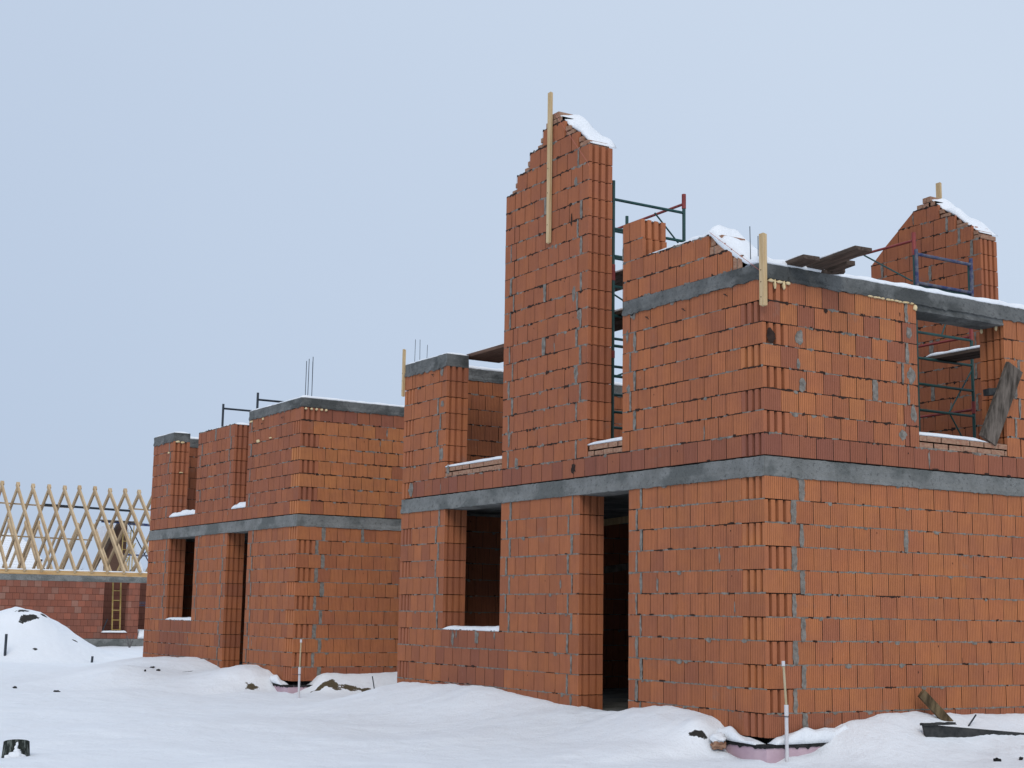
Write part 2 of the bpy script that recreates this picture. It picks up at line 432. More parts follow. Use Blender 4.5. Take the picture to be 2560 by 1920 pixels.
def core(mb, fr, a, b, z0, z1, th, mi=2, e=.055):
    P = [fr(t, d, z) for z in (z0, z1) for d in (.012, th - .012) for t in (a + e, b - e)]
    for q in ((0, 2, 3, 1), (4, 5, 7, 6), (0, 1, 5, 4), (2, 6, 7, 3), (0, 4, 6, 2), (1, 3, 7, 5)):
        mb.face([P[k] for k in (q if not fr.flip else q[::-1])], mi)
def rough_beam(mb, fr, t0, t1, d0, d1, z0, z1, amp=.006, drip=.014, mi=0, step=.05, board=True):
    """cast concrete beam with uneven faces and a ragged lower edge"""
    n = max(2, int((t1 - t0) / step)); nz = 5
    def ring(k):
        t = t0 + (t1 - t0) * k / n; out = []
        zb = z0 - (R_() * R_() * drip if 0 < k < n else 0); zt = z1 + (R_() - .5) * .008
        for i in range(nz + 1):
            f = i / nz; z = zb + (zt - zb) * f
            lip = .014 if (board and f < .35) else 0
            out.append(fr(t, d0 - lip + noise.noise(Vector((t * 3, z * 5, d0 * 9))) * amp + (R_() - .5) * .002, z))
        for i in range(nz + 1):
            f = 1 - i / nz; z = zb + (zt - zb) * f
            out.append(fr(t, d1 + noise.noise(Vector((t * 3, z * 5, d1 * 9))) * amp, z))
        return out
    pr = ring(0); m = len(pr); mb.face(pr if fr.flip else pr[::-1], mi)
    for k in range(1, n + 1):
        cu = ring(k)
        for i in range(m):
            j = (i + 1) % m; q = [pr[i], cu[i], cu[j], pr[j]]
            mb.face(q[::-1] if fr.flip else q, mi)
        pr = cu
    mb.face(pr[::-1] if fr.flip else pr, mi)
def snow_strip(mb, fr, prof, d0, d1, h, nd=7, edge=.06, step=.04, rnd=.35, mi=0):
    """pillow of snow along a profile [(t, z, scale)], lying between depths d0 and d1"""
    mb.mark(); ts = [p[0] for p in prof]; T0, T1 = ts[0], ts[-1]; n = max(6, int(abs(T1 - T0) / step))
    rows = []
    for k in range(n + 1):
        t = T0 + (T1 - T0) * k / n
        z = np.interp(t, ts, [p[1] for p in prof]); s = np.interp(t, ts, [p[2] for p in prof])
        e = min(k, n - k) * abs(T1 - T0) / n / edge; e = min(1, e) ** .5 if e < 1 else 1
        row = [fr(t, d0 + .004, z - .004)]
        wob = noise.noise(Vector((t * 7, z * 7, 3.3))) * .012
        for i in range(nd + 1):
            f = i / nd; c = 1 - abs(2 * f - 1) ** 4
            hh = h * s * e * (.35 + .65 * c) * (1 + rnd * noise.noise(Vector((t * 4.3, f * 2 + z, d0 * 5))))
            dd = d0 + wob + (d1 - d0 - 2 * wob) * f
            row.append(fr(t, dd, z + max(.003, hh)))
        row.append(fr(t, d1 - .004, z - .004)); rows.append(row)
    for k in range(n):
        A, B = rows[k], rows[k + 1]
        for i in range(len(A)):
            j = (i + 1) % len(A); q = [A[i], B[i], B[j], A[j]]
            mb.face(q[::-1] if fr.flip else q, mi)
    mb.face(rows[0] if fr.flip else rows[0][::-1], mi); mb.face(rows[-1][::-1] if fr.flip else rows[-1], mi)
def brick_bits(mb, fr, t0, t1, z0, z1, d0, d1, rows=1, w=.24, lum=.0):
    """ordinary small bricks laid in rows (material 0 brick, 1 mortar)"""
    h = (z1 - z0) / rows; pm = mb.pm; mb.pm = 3 if pm == 3 else 0
    for r in range(rows):
        t = t0 - (w * .5 if r % 2 else 0)
        while t < t1 - .02:
            a, b = max(t, t0) + .006, min(t + w + (R_() - .5) * .02, t1) - .006
            if b - a > .03:
                jz = R_() * .006; jd = R_() * .01
                P = [(a, d0 + jd), (b, d0 + jd + (R_() - .5) * .006), (b, d1), (a, d1)]
                prism(mb, fr, P, z0 + r * h + .008, z0 + (r + 1) * h - .006 - jz, (0, .5, 0))
            t = t + w + .002
        mb_len = t1 - t0
    core(mb, fr, t0, t1, z0, z1 - .006, d1 - d0, 1, .006) if d0 == 0 else None
    
def blob(mb, c, r, sq=(1, 1, 1), mi=0, sub=2, amp=.3, seed=0.0):
    import bmesh
    bm = bmesh.new(); bmesh.ops.create_icosphere(bm, subdivisions=sub, radius=1)
    vs = []
    for v in bm.verts:
        k = 1 + amp * noise.noise(v.co * 1.7 + Vector((seed, seed * 2.1, 0)))
        vs.append((c[0] + v.co.x * r * sq[0] * k, c[1] + v.co.y * r * sq[1] * k, c[2] + v.co.z * r * sq[2] * k))
    for f in bm.faces: mb.face([vs[v.index] for v in f.verts], mi)
    bm.free()

# ------------------------------------------------------------------ the two brick houses
TH = .37
ZG = [2.73 * k / 11 for k in range(12)]
ZU = [2.948 + .2413 * k for k in range(24)]
BM3 = ['block', 'mortar', 'joint']

def courses(mb, fr, rows, zz, segs, th=TH, ext=lambda k: [], both=False, amp=1.0):
    """segs(k) -> list of (a, b, start kind, end kind, colour kind); ext(k) -> mortar strips"""
    for k in rows:
        for a, b, sk, ek, kind in segs(k):
            if b - a < .05: continue
            wall_seg(mb, fr, k, zz[k], zz[k + 1], a, b, th, sk, ek, kind, ext(k))
            bed(mb, fr, a + (.0 if sk != 'non' else th), b - (0 if ek != 'non' else th), zz[k + 1], th, 1, amp, both)
            core(mb, fr, a + (th if sk == 'non' else 0), b - (th if ek == 'non' else 0), zz[k] - .002, zz[k + 1] + .002, th)

def build_house(root, P, main):
    L, W = P['L'], P['W']; d0, d1 = P['door']; w0, w1 = P['win']
    FL = Fr((0, 0), (0, 1), (1, 0)); FR = Fr((0, 0), (1, 0), (0, 1))
    FN = Fr((0, L - TH), (1, 0), (0, 1)); FE = Fr((W, 0), (0, 1), (1, 0))
    oL = lambda k: 'own' if k % 2 else 'non'        # main corner, left facade
    oR = lambda k: 'non' if k % 2 else 'own'
    nL = lambda k: 'non' if k % 2 else 'own'        # far end of left facade, ground floor
    nN = lambda k: 'own' if k % 2 else 'non'
    kl, kl0 = P['kinds']['L'], P['kinds']['L0']
    # --- ground floor
    mb = MB()
    def gl(k):
        if k < 4: return [(0, d0, oL(k), 'jamb', kl), (d1, L, 'jamb', nL(k), kl)]
        return [(0, d0, oL(k), 'jamb', kl if k < 9 else kl0), (d1, w0, 'jamb', 'jamb', kl), (w1, L, 'jamb', nL(k), kl)]
    courses(mb, FL, range(11), ZG, gl)
    mb.build('block_wall', BM3, root)
    mb = MB()
    courses(mb, FR, range(11), ZG, lambda k: [(0, W, oR(k), 'flat', P['kinds']['R'] if k else 'brown')],
            ext=lambda k: ([.49] if k % 2 == 0 else [.37]) + ([P['xs'][0]] if k == P['xs'][1] else []))
    mb.build('block_wall', BM3, root)
    mb = MB()
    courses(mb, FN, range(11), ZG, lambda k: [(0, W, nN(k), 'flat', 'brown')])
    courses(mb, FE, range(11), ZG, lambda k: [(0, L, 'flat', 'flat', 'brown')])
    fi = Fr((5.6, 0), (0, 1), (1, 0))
    courses(mb, fi, range(11), ZG, lambda k: [(TH, L - TH, 'flat', 'flat', 'dark')], th=.24)  # partition blocks coloured darker so the interior looks less lit
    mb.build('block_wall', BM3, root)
    mb = MB(); mb.box(.38, W - .01, .38, L - .38, 2.76, 2.93); mb.build('floor_slab', 'concrete_dark', root)
    mb = MB(); mb.box(.375, W - .005, .375, L - .375, -.3, .06); mb.box(.0, .374, d0 - .05, d1 + .05, -.4, .02); mb.build('ground_slab', 'concrete', root)
    # --- floor beam
    mb = MB()
    rough_beam(mb, FL, 0, L, -.004, TH, 2.728, 2.936)
    mb.build('floor_beam', 'concrete', root, weld=True)
    mb = MB()
    rough_beam(mb, FR, TH + .001, W, -.004, TH, 2.728, 2.936)
    mb.face([FL(.012, -.004, 2.73), FL(.012, -.004, 2.93), FR(.38, -.004, 2.93), FR(.38, -.004, 2.73)])
    mb.box(0.002, TH + .01, -.005, .1, 2.731, 2.934)
    rough_beam(mb, FN, TH + .001, W, 0, TH, 2.728, 2.936); rough_beam(mb, FE, 0.01, L - .01, 0, TH, 2.73, 2.93)
    mb.build('floor_beam', 'concrete', root, weld=True)
    # --- upper floor
    U = P['U']; ku = P['kinds']['U']
    mb = MB()
    def ul(k):
        e = 'own' if k % 2 else 'non'; nn = 'non' if k % 2 == 0 else 'own'
        if k == 0: return [(0, L, e, nn, P['kinds']['u0'])]
        return [(0, U['m'], e, 'jamb', ku), (U['p'], L, 'jamb', nn, ku)]
    courses(mb, FL, range(8), ZU, ul)
    mb.build('block_wall', BM3, root)
    ro, r1 = P['ropen']
    mb = MB()
    def ur(k):
        e = 'non' if k % 2 else 'own'
        if k == 0: return [(0, W, e, 'flat', P['kinds']['r0'])]
        kind = P['kinds']['RU'] if k < 7 or main else 'dark'
        return [(0, ro, e, 'jamb' if main else 'flat', kind)] + ([(r1, W, 'jamb', 'flat', 'orange')] if main else [])
    courses(mb, FR, range(8), ZU, ur, amp=1.6, ext=lambda k: [1.62] if (main and k in (3,)) else [])
    if main:
        for t, z, w, h, mi in ((.52, 4.27, .11, .17, 1), (.56, 3.74, .10, .15, 1), (.50, 3.98, .05, .10, 1), (2.22, 4.52, .09, .15, 1), (2.24, 4.02, .12, .20, 1), (2.26, 3.58, .10, .20, 1), (2.08, 3.32, .12, .12, 1),
                               (1.05, 4.40, .03, .02, 2), (2.08, 4.72, .015, .05, 2), (.92, 4.62, .06, .05, 2), (.11, 4.25, .14, .15, 2), (1.78, 4.15, .05, .02, 1), (1.95, 3.92, .10, .03, 1)): patch(mb, FR, t, z, w, h, mi, n=15, ragged=.25)
        for t, z, w, h, mi in ((2.47, 4.60, .05, .16, 1), (2.44, 3.95, .07, .13, 1), (1.5, 4.63, .04, .03, 2), (2.35, 4.85, .10, .10, 1), (7.15, 4.80, .10, .14, 1), (7.12, 4.30, .10, .10, 1), (7.10, 3.55, .08, .20, 1), (6.9, 3.30, .08, .14, 1),
                               (3.58, 4.30, .10, .16, 1), (3.52, 5.05, .10, .15, 1), (3.64, 5.35, .08, .2, 1), (3.72, 6.35, .04, .20, 2), (3.62, 6.85, .07, .12, 1), (5.24, 4.3, .05, .15, 1), (5.2, 3.6, .06, .25, 1), (5.0, 3.25, .09, .12, 1), (8.05, 3.07, .16, .20, 1), (3.62, 3.07, .10, .12, 2),
                               (1.05, .98, .0, .0, 1), (1.9, 6.0, .0, .0, 1)): w and patch(mb, FL, t, z, w, h, mi, n=15, ragged=.3)
    if main:
        for t, w, h in ((6.66, .09, .20), (6.55, .05, .10), (5.98, .10, .16), (5.50, .05, .12)): patch(mb, FL, t, ZG[4] - h / 2 - .01, w, h, 1, n=13, ragged=.4)
    mb.build('block_wall', BM3, root)
    mb = MB()
    courses(mb, FN, range(8), ZU, lambda k: [(0, W, 'non' if k % 2 else 'own', 'flat', 'left' if main else 'brown')])
    if main:
        courses(mb, FE, range(8), ZU, lambda k: [(0.01, 2.2, 'flat', 'jamb', 'left'), (6.2, L - .38, 'jamb', 'flat', 'left')])
    mb.build('block_wall', BM3, root)
    # --- roof beam
    zt0, zt1 = 4.878, 5.045
    mb = MB()
    rough_beam(mb, FL, 0, U['m'], -.006, TH, zt0, zt1, .010, .03)
    mb.build('roof_beam', 'concrete_dark', root, weld=True)
    mb = MB()
    if main:
        rough_beam(mb, FR, TH + .001, W, -.006, TH, zt0, zt1, .010, .03); rough_beam(mb, FR, ro + .002, r1 - .002, .002, TH - .01, zt0 - .08, zt0 + .01, .004, .006)
    else: rough_beam(mb, FR, TH + .001, W, -.006, TH, zt0, zt1, .010, .03)
    mb.box(0.004, TH + .01, -.007, .1, zt0 + .003, zt1 - .004)
    mb.build('roof_beam', 'concrete_dark', root, weld=True)
    mb = MB()
    rough_beam(mb, FL, U['p'], L, -.006, TH, zt0 - .02, zt1, .010, .05)
    rough_beam(mb, FN, TH + .001, W if main else 2.4, .002, TH, zt0 - .02, zt1, .008, .02)
    mb.build('roof_beam', 'concrete_dark', root, weld=True)
    # --- the gable pier between the two upper openings
    t0, t1 = U['t']; cy = U['c']
    roof = lambda y: 7.97 - .735 * abs(y - cy)
    FG = [(FL, t0, t1)] + ([(FE, P['gy'][0], P['gy'][1])] if main else [])
    for fr, a0, b0 in FG:
        mb = MB(); top = 17
        for k in range(1, 22):
            z0, z1 = ZU[k], ZU[k + 1]
            if not main and k > 7: break
            if main:
                a, b = a0, b0
                if roof(a) < z1: a = cy - (7.97 - z1) / .735
                if roof(b) < z1: b = cy + (7.97 - z1) / .735
                if z1 > 7.9: break
            else: a, b = a0, b0
            mb.pm = 0
            if b - a > .08:
                wall_seg(mb, fr, k, z0, z1, a, b, TH, 'jamb', 'jamb' if abs(b - b0) < .01 else 'flat', P['kinds']['T'],
                         strips=[a + 1.0] if k in (7, 10, 15) else [])
                bed(mb, fr, a, b, z1, TH, 1, 2.2); core(mb, fr, a, b, z0 - .002, z1 + .002, TH)
            mb.pm = 3
            if main and fr is FE and b < b0 - .01:
                tb = min(cy + (7.97 - z0) / .735, b0)
                if tb - b > .03:
                    mb.pm = 0; c = rcol(P['kinds']['T']); Q = [(b + .003, z0 + .005), (tb, z0 + .005), (b + .003, z1 - .006)]
                    fa = [fr(t, .003, z) for t, z in Q]; ba = [fr(t, TH, z) for t, z in Q]; uu = [(t - b + .01, z - z0) for t, z in Q]
                    mb.face(fa[::-1], 0, uu[::-1], c); mb.face(ba, 0, uu, c)
                    for i in range(3): mb.face([fa[i], fa[(i + 1) % 3], ba[(i + 1) % 3], ba[i]], 0, None, c)
                    mb.pm = 3
            if main and (a > a0 + .01 or b < b0 - .01 or abs(z1 - ZU[17]) < .3):
                for s in (0, 1, 2):         # small bricks packed under the roof line
                    zz0, zz1 = z0 + (z1 - z0) * s / 3, z0 + (z1 - z0) * (s + 1) / 3
                    la, lb = cy - (7.97 - zz1) / .735 + R_() * .03, cy + (7.97 - zz1) / .735 - R_() * .05
                    la, lb = max(la, a0 + .002), min(lb, b0 - .002)
                    if a - la > .03: brick_bits(mb, fr, la, a - .004, zz0, zz1, .004 + R_() * .02, TH - .01, 1, .2)
                    if lb - b > .03 and fr is not FE: brick_bits(mb, fr, b + .004, lb, zz0, zz1, .004 + R_() * .02, TH - .01, 1, .17)
        if main:
            zb = max(z for z in ZU if z < 7.86); mb.pm = 3
            brick_bits(mb, fr, cy - .20, cy + .19, zb + .0, 7.86, .0, TH - .01, 1, .13); core(mb, fr, cy - .2, cy + .19, ZU[19] - .05, 7.85, TH, 1, .01)
            brick_bits(mb, fr, cy - .10, cy + .08, 7.86, 7.96, .01, TH - .03, 1, .09)
        g = mb.build('gable_pier', BM3 + ['small_brick'], root)
        # snow on the pier
        sm = MB()
        if main:
            pr = [(cy - .03, roof(cy) - .03, .5), (cy - .22, roof(cy - .22) - .03, .8), (cy - .32, roof(cy - .32) - .05, .35), (cy - .42, roof(cy - .42) - .03, 1.0), (cy - .62, roof(cy - .62) - .03, 1.1), (cy - .78, roof(cy - .78) - .05, .7), (a0 + .05, roof(a0 + .05) - .05, .2)]
            snow_strip(sm, fr, pr[::-1], .05, TH + .10, .085, rnd=1.2, step=.025)
            pr = [(cy + .12, roof(cy + .12), .5), (cy + .6, roof(cy + .6) - .03, .3), (cy + .9, roof(cy + .9) - .03, .2)]
            snow_strip(sm, fr, pr, .1, TH, .05, rnd=.9)
            build_each(sm, 'snow_cap', 'snow', g, smooth=True, weld=True)
        else:
            snow_strip(sm, fr, [(t0, ZU[8], 1), (t1, ZU[8], 1)], .03, TH, .05); build_each(sm, 'snow_cap', 'snow', g, smooth=True, weld=True)
    # --- remains of the gable over the roof beam
    if main:
        mb = MB(); zz = [zt1 + .2465 * k for k in range(5)]
        for k, (a, b) in enumerate(((.50, U['m']), (.90, U['m']), (2.16, U['m']), (2.18, U['m']))):
            wall_seg(mb, FL, k, zz[k], zz[k + 1], a, b, TH, 'jamb' if k > 1 else 'flat', 'jamb' if k > 1 else 'flat', 'left')
            if k < 3: bed(mb, FL, a, b, zz[k + 1], TH, 1, 2)
            core(mb, FL, a, b, zz[k] - .002, zz[k + 1] - (.01 if k in (1, 3) else -.002), TH)
        bed(mb, FL, .5, U['m'], zz[0], TH, 1, 3)
        sb = mb; sb.pm = 3; brick_bits(sb, FL, .33, .49, zz[0], zz[0] + .16, .0, TH, 1, .09); brick_bits(sb, FL, .62, .90, zz[1], zz[1] + .11, .0, TH, 1, .2)
        brick_bits(sb, FL, .70, .90, zz[1] + .11, zz[2] - .02, .02, TH, 1, .1)
        g = mb.build('gable_wall', BM3 + ['small_brick'], root)
        sm = MB()
        snow_strip(sm, FL, [(-.0, zt1 - .005, .5), (.25, zt1 + .03, .8), (.42, zt1 + .13, 1), (.6, zz[1] - .0, 1.1), (.72, zz[1] + .09, 1.1), (.88, zz[2] - .0, 1.1), (1.1, zz[2], .6), (2.14, zz[2], .35)], .0, TH + .1, .13, rnd=.5, step=.03)
        snow_strip(sm, FL, [(2.19, zz[4] - .008, .7), (U['m'], zz[4] - .008, .7)], .02, TH, .035)
        build_each(sm, 'snow_cap', 'snow', g, smooth=True, weld=True)
    # --- sills and snow on them
    if main:
        for a, b in ((U['m'] + .002, t0 - .002), (t1 + .002, U['p'] - .002)):
            sb = MB(); brick_bits(sb, FL, a, b, ZU[1], ZU[1] + .155, 0, .12, 2, .2)
            core(sb, FL, a, b, ZU[1], ZU[1] + .14, TH, 1, .005); s = sb.build('brick_sill', ['small_brick', 'mortar'], root)
            sm = MB(); snow_strip(sm, FL, [(a, ZU[1] + .155, 1), (b, ZU[1] + .155, .7)], .0, TH, .055, rnd=.15); build_each(sm, 'snow_cap', 'snow', s, smooth=True, weld=True)
        sb = MB(); brick_bits(sb, FR, ro + .002, r1 - .002, ZU[1], ZU[1] + .155, 0, .12, 2, .24)
        core(sb, FR, ro + .002, r1 - .002, ZU[1], ZU[1] + .14, TH, 1, .005); s = sb.build('brick_sill', ['small_brick', 'mortar'], root)
        sm = MB(); snow_strip(sm, FR, [(ro + .01, ZU[1] + .155, 1), (ro + 1.0, ZU[1] + .155, .9), (ro + 1.18, ZU[1] + .15, .1)], .01, TH, .055, rnd=.15); build_each(sm, 'snow_cap', 'snow', s, smooth=True, weld=True)
    else:
        sm = MB()
        for a, b in ((U['m'] + .01, t0 - .01), (t1 + .01, U['p'] - .01)):
            snow_strip(sm, FL, [(a, ZU[1], 1), (b, ZU[1], .9)], -.02, TH, .10, rnd=.8)
        build_each(sm, 'snow_cap', 'snow', root, smooth=True, weld=True)
    sm = MB(); snow_strip(sm, FL, [(w0 + .003, ZG[4], 1), ((w0 + w1) / 2, ZG[4], .8), (w1 - .003, ZG[4], .75)], -.004, TH, .065, rnd=.25)
    build_each(sm, 'snow_cap', 'snow', root, smooth=True, weld=True)
    # --- snow on the roof beams
    sm = MB()
    if not main: snow_strip(sm, FL, [(0.01, zt1, 1), (U['m'] - .01, zt1, .9)], .0, TH, .05, rnd=.4)
    snow_strip(sm, FL, [(U['p'] + .01, zt1, .8), (L - .01, zt1, 1)], .01, TH, .05, rnd=.4)
    if main: snow_strip(sm, FR, [(.02, zt1, .8), (.4, zt1, 1.2), (.9, zt1, 1.3), (1.3, zt1, .9), (2.2, zt1, .95), (W - .2, zt1, .9)], -.004, TH, .085, rnd=.35)
    else: snow_strip(sm, FR, [(.02, zt1, .9), (W - .1, zt1, 1)], .0, TH, .06, rnd=.35)
    snow_strip(sm, FN, [(.4, zt1, 1), ((W if main else 2.4) - .1, zt1, 1)], .0, TH, .07, rnd=.3)
    build_each(sm, 'snow_cap', 'snow', root, smooth=True, weld=True)
    # --- plinth
    mb = MB(); pz = -.065
    mb.box(-.10, 0, -.10, L + .1, -.75, pz); mb.box(.001, W, -.10, -.001, -.75, pz - .001)
    mb.build('foundation_plinth', 'xps', root)
    mb = MB(); rough_beam(mb, Fr((-.112, -.112), (0, 1), (1, 0)), 0, 1.6, 0, .11, pz - .022, pz + .006, .004, .03, step=.03, board=False)
    rough_beam(mb, Fr((-.112, -.112), (1, 0), (0, 1)), 0.12, 1.6, 0, .11, pz - .022, pz + .006, .004, .03, step=.03, board=False)
    mb.build('damp_proof_membrane', 'membrane', root)
    # --- expansion foam squeezed out under the roof beam
    mb = MB(); sd = 0
    def fo(fr, t, z, w, h, out=.02):
        nonlocal sd; sd += 1.7
        c = fr(t, -out * .4, z); mb.mark(); blob(mb, c, 1, (w if fr.r[0] else out, out if fr.r[0] else w, h), 0, 2, .5, sd)
    if main:
        for t, w, h in ((.12, .05, .018), (.17, .016, .055), (.24, .05, .016), (.30, .018, .05), (.36, .035, .018)): fo(FR, t, zt0 - .02 - (h if h > .03 else 0) * .6, w, h)
        for i in range(11): fo(FR, 1.6 + i * .066 + R_() * .03, zt0 - .012 + R_() * .008, .03 + R_() * .012, .011)
        fo(FR, ro - .02, zt0 - .05, .03, .035)
        for t in (3.66, 3.80): fo(Fr((r1 - .01, 0), (0, 1), (1, 0)), (t - 3.6) * 1.6, zt0 - .10, .018, .035)
    else:
        for t in (.08, .19, .29, .39, .48): fo(FR, t, zt0 - .03, .025, .022, .03)
        fo(FL, U['m'] - .12, zt0 - .045, .09, .02); fo(FL, 1.75, zt0 - .05, .02, .03); fo(FL, 1.95, 4.42, .08, .035)
        fo(FL, 1.35, 4.43, .05, .015); fo(FL, L - 1.05, 4.62, .05, .02); fo(Fr((0, U['p']), (1, 0), (0, 1)), .09, zt0 - .03, .05, .025); fo(Fr((0, U['p']), (1, 0), (0, 1)), .2, zt0 - .04, .045, .025)
        fo(Fr((0, U['p']), (1, 0), (0, 1)), .2, ZU[5] + .02, .05, .014)
    build_each(mb, 'foam_bead', 'foam', root, smooth=True, weld=True)
    # --- nails and bars left sticking out of the masonry
    mb = MB()
    for (t, z) in P['nails']:
        mb.mark(); mb.tube(FL(t + .07, .01, z + .02), FL(t + .04, -.05, z + .012), .006, n=5, cap=False); mb.tube(FL(t + .04, -.05, z + .012), FL(t - .05, -.07, z - .03), .006, n=5)
    build_each(mb, 'bent_nail', 'rust', root)

mh = empty('unfinished_house', (0, 0, 0), label="nearest unfinished orange block house with a tall gable pier, at the right", cat='house', group=None)
build_house(mh, dict(L=8.35, W=7.15, door=(2.43, 3.47), win=(5.385, 6.965), U=dict(m=2.57, t=(3.32, 5.385), p=7.0, c=4.18), ropen=(2.35, 3.85), gy=(3.1, 5.4), xs=(2.06, 8),
     kinds=dict(L='left', L0='orange', R='orange', U='left', u0='dark', r0='dark', RU='mixed', T='tower'),
     nails=((.55, 4.78), (2.0, 4.76), (1.3, 4.74), (7.35, 4.76))), True)
nh = empty('unfinished_house', (.0715, 12.519, -.012), .01234, label="smaller-looking unfinished block house left of the nearest one, flat topped without a tall pier", cat='house')
build_house(nh, dict(L=8.07, W=7.0, door=(2.27, 3.34), win=(5.14, 6.70), U=dict(m=2.46, t=(3.18, 5.215), p=6.755, c=4.0), ropen=(7.0, 7.0), gy=(3, 5), xs=(1.28, 10),
     kinds=dict(L='left', L0='left', R='orange', U='brown', u0='brown', r0='bright', RU='bright', T='brown'),
     nails=((.75, 4.75), (1.7, 4.73), (2.1, 4.68))), False)

# ------------------------------------------------------------------ snow ground
def pl(prof):
    a = np.array(prof); a = a[np.argsort(a[:, 0])]; return a[:, 0], a[:, 1]
ML = pl([(-.3, -.24), (.42, -.22), (.54, -.17), (.64, .06), (.76, .14), (.89, .18), (1.1, .21), (1.45, .225), (1.82, .22), (2.12, .20), (2.34, .17), (2.5, .10), (2.95, .085), (3.43, .11), (3.87, .11), (4.34, .14), (4.83, .19), (5.27, .235), (5.86, .25), (6.88, .225), (7.61, .2), (8.11, .165), (8.35, .125)])
MR = pl([(-.2, -.22), (.0, -.20), (.3, -.17), (.55, -.135), (.72, -.05), (.86, .06), (1.0, .12), (1.26, .18), (1.56, .21), (1.87, .22), (2.18, .21), (2.43, .18), (2.69, .2), (3.97, .16), (8, .16)])
NL = pl([(12.3, -.22), (12.9, -.20), (13.05, -.12), (13.21, .03), (13.59, .135), (14.08, .2), (14.57, .185), (14.97, .14), (15.17, .06), (15.96, .07), (16.26, .14), (16.83, .21), (17.18, .215), (18.89, .16), (20.5, .12), (20.92, .08)])
NR = pl([(-.3, -.22), (.2, -.16), (.43, -.08), (.54, .06), (.7, .12), (1.09, .13), (2.13, .14), (8, .14)])
BASE = -.25
def hsh(x, y, s=1.0):
    return (np.sin(x * 1.31 * s + .7 + 1.3 * np.sin(y * .7 * s)) * np.sin(y * 1.13 * s + 2.1 + .9 * np.sin(x * .9 * s)) + .5 * np.sin(x * 2.9 * s - y * 2.2 * s + 1.7 * np.sin(y * 1.9 * s + .3)) * np.sin(y * 2.6 * s + 1.1 * np.sin(x * 2.1 * s)))
def ground_h(X, Y):
    b = BASE + .0008 * np.clip(Y - 20, 0, 60) + .022 * hsh(X, Y, .55) + .018 * hsh(X + 5, Y, 1.9) + .0016 * hsh(X, Y + 9, 6.3)
    h = b.copy()
    def bank(h, s, d, pr, w, lo, hi, pw=1.6):
        z = np.interp(s, pr[0], pr[1])
        ds = np.maximum(0, np.maximum(lo - s, s - hi))
        dd = np.sqrt(d ** 2 + ds ** 2)
        f = np.exp(-(dd / w) ** pw)
        wob = (.016 * hsh(X * 2, Y * 2, 1.3) + .008 * hsh(X, Y, 9.0)) * (dd < 2) * np.exp(-dd)
        return b + (z - b) * f + wob * f, dd
    c = []
    for s, d, pr, w, lo, hi in ((Y, -X, ML, 1.0, -.1, 8.35), (X, -Y, MR, .62, -.1, 8), (Y, -X + .07, NL, 1.5, 12.42, 20.6), (X, 12.52 - Y, NR, .62, -.1, 7)):
        c.append(bank(h, s, d, pr, w, lo, hi))
    # blend the banks by nearness
    W = [1 / (dd + .02) ** 3 for _, dd in c]; S = sum(W)
    bk_ = sum(w * z for w, (z, _) in zip(W, c)) / S
    h = bk_
    def bumpf(cx, cy, rx, ry, hh, p=2.0, rot=0.0):
        co, si = math.cos(rot), math.sin(rot)
        u = ((X - cx) * co + (Y - cy) * si) / rx; v = (-(X - cx) * si + (Y - cy) * co) / ry
        return hh * np.exp(-(np.sqrt(u * u + v * v)) ** p)
    h = h + bumpf(-4.6, 6.2, 1.3, .8, .06, rot=.4) + bumpf(-2.6, 3.4, .9, .6, .05, rot=-.4) + bumpf(-2.0, 15.9, .85, 1.3, .32) + bumpf(-.8, 18.4, .8, 2.0, .12) + bumpf(-3.6, 13.2, 1.8, .9, .07) + bumpf(-2.9, 16.2, .9, .8, .06) + bumpf(-.55, 13.6, .5, .7, .10)
    h = h + bumpf(-1.2, 8.2, 1.2, 1.3, .03) + bumpf(-3.2, 6.0, 1.6, 1.1, .045, rot=.5) + bumpf(-1.3, 3.4, .8, .9, .06) + bumpf(-1.6, 1.0, .7, .5, .05) + bumpf(-4.5, 9.5, 1.4, 1.0, .07)
    h = h + bumpf(2.9, -.95, .9, .2, .02) + bumpf(1.2, -.55, .5, .3, .03) - bumpf(.5, -.45, .7, .35, .03)
    # hummock of lumps by the corner, left face
    h = h + bumpf(-.32, .78, .16, .16, .07) + bumpf(-.20, .42, .10, .10, .05)
    # spoil heap beside the far house
    r = np.sqrt(((X + .75) / 2.05) ** 2 + ((Y - 29.6) / 2.3) ** 2)
    heap = 1.62 * np.clip(1 - r / 1.25, 0, 1) ** 1.15 * (1 + .06 * hsh(X * 2, Y * 2, 1.2)); top = 1.36
    heap = np.where(heap > top * .86, top * .86 + (heap - top * .86) * .35, heap)
    h = h + heap + .25 * np.exp(-((X - 1.2) / 2.5) ** 2 - ((Y - 30.5) / 2.5) ** 2)
    h = h + .10 * np.exp(-((X + 4) / 5) ** 2 - ((Y - 24) / 2) ** 2) - .05 * np.exp(-((X - 1) / 3) ** 2 - ((Y - 24) / 2) ** 2)
    # crinkled half-buried sheet area
    cr_ = np.exp(-((X - 3.2) / 1.0) ** 2 - ((Y + .75) / .35) ** 2); h = h + cr_ * .014 * hsh(X * 3, Y * 4, 7.0)
    # sink it under the house footprints
    ins = ((X > .16) & (X < 7.3) & (Y > .16) & (Y < 8.2)) | ((X > .23) & (X < 7.1) & (Y > 12.68) & (Y < 20.5)) | ((X > 1.0) & (X < 12.3) & (Y > 43.2) & (Y < 52.5))
    return np.where(ins, -.62, h)
def axis(parts):
    out = []
    for a, b, s in parts: out += list(np.arange(a, b - 1e-6, s))
    return np.array(out + [parts[-1][1]])
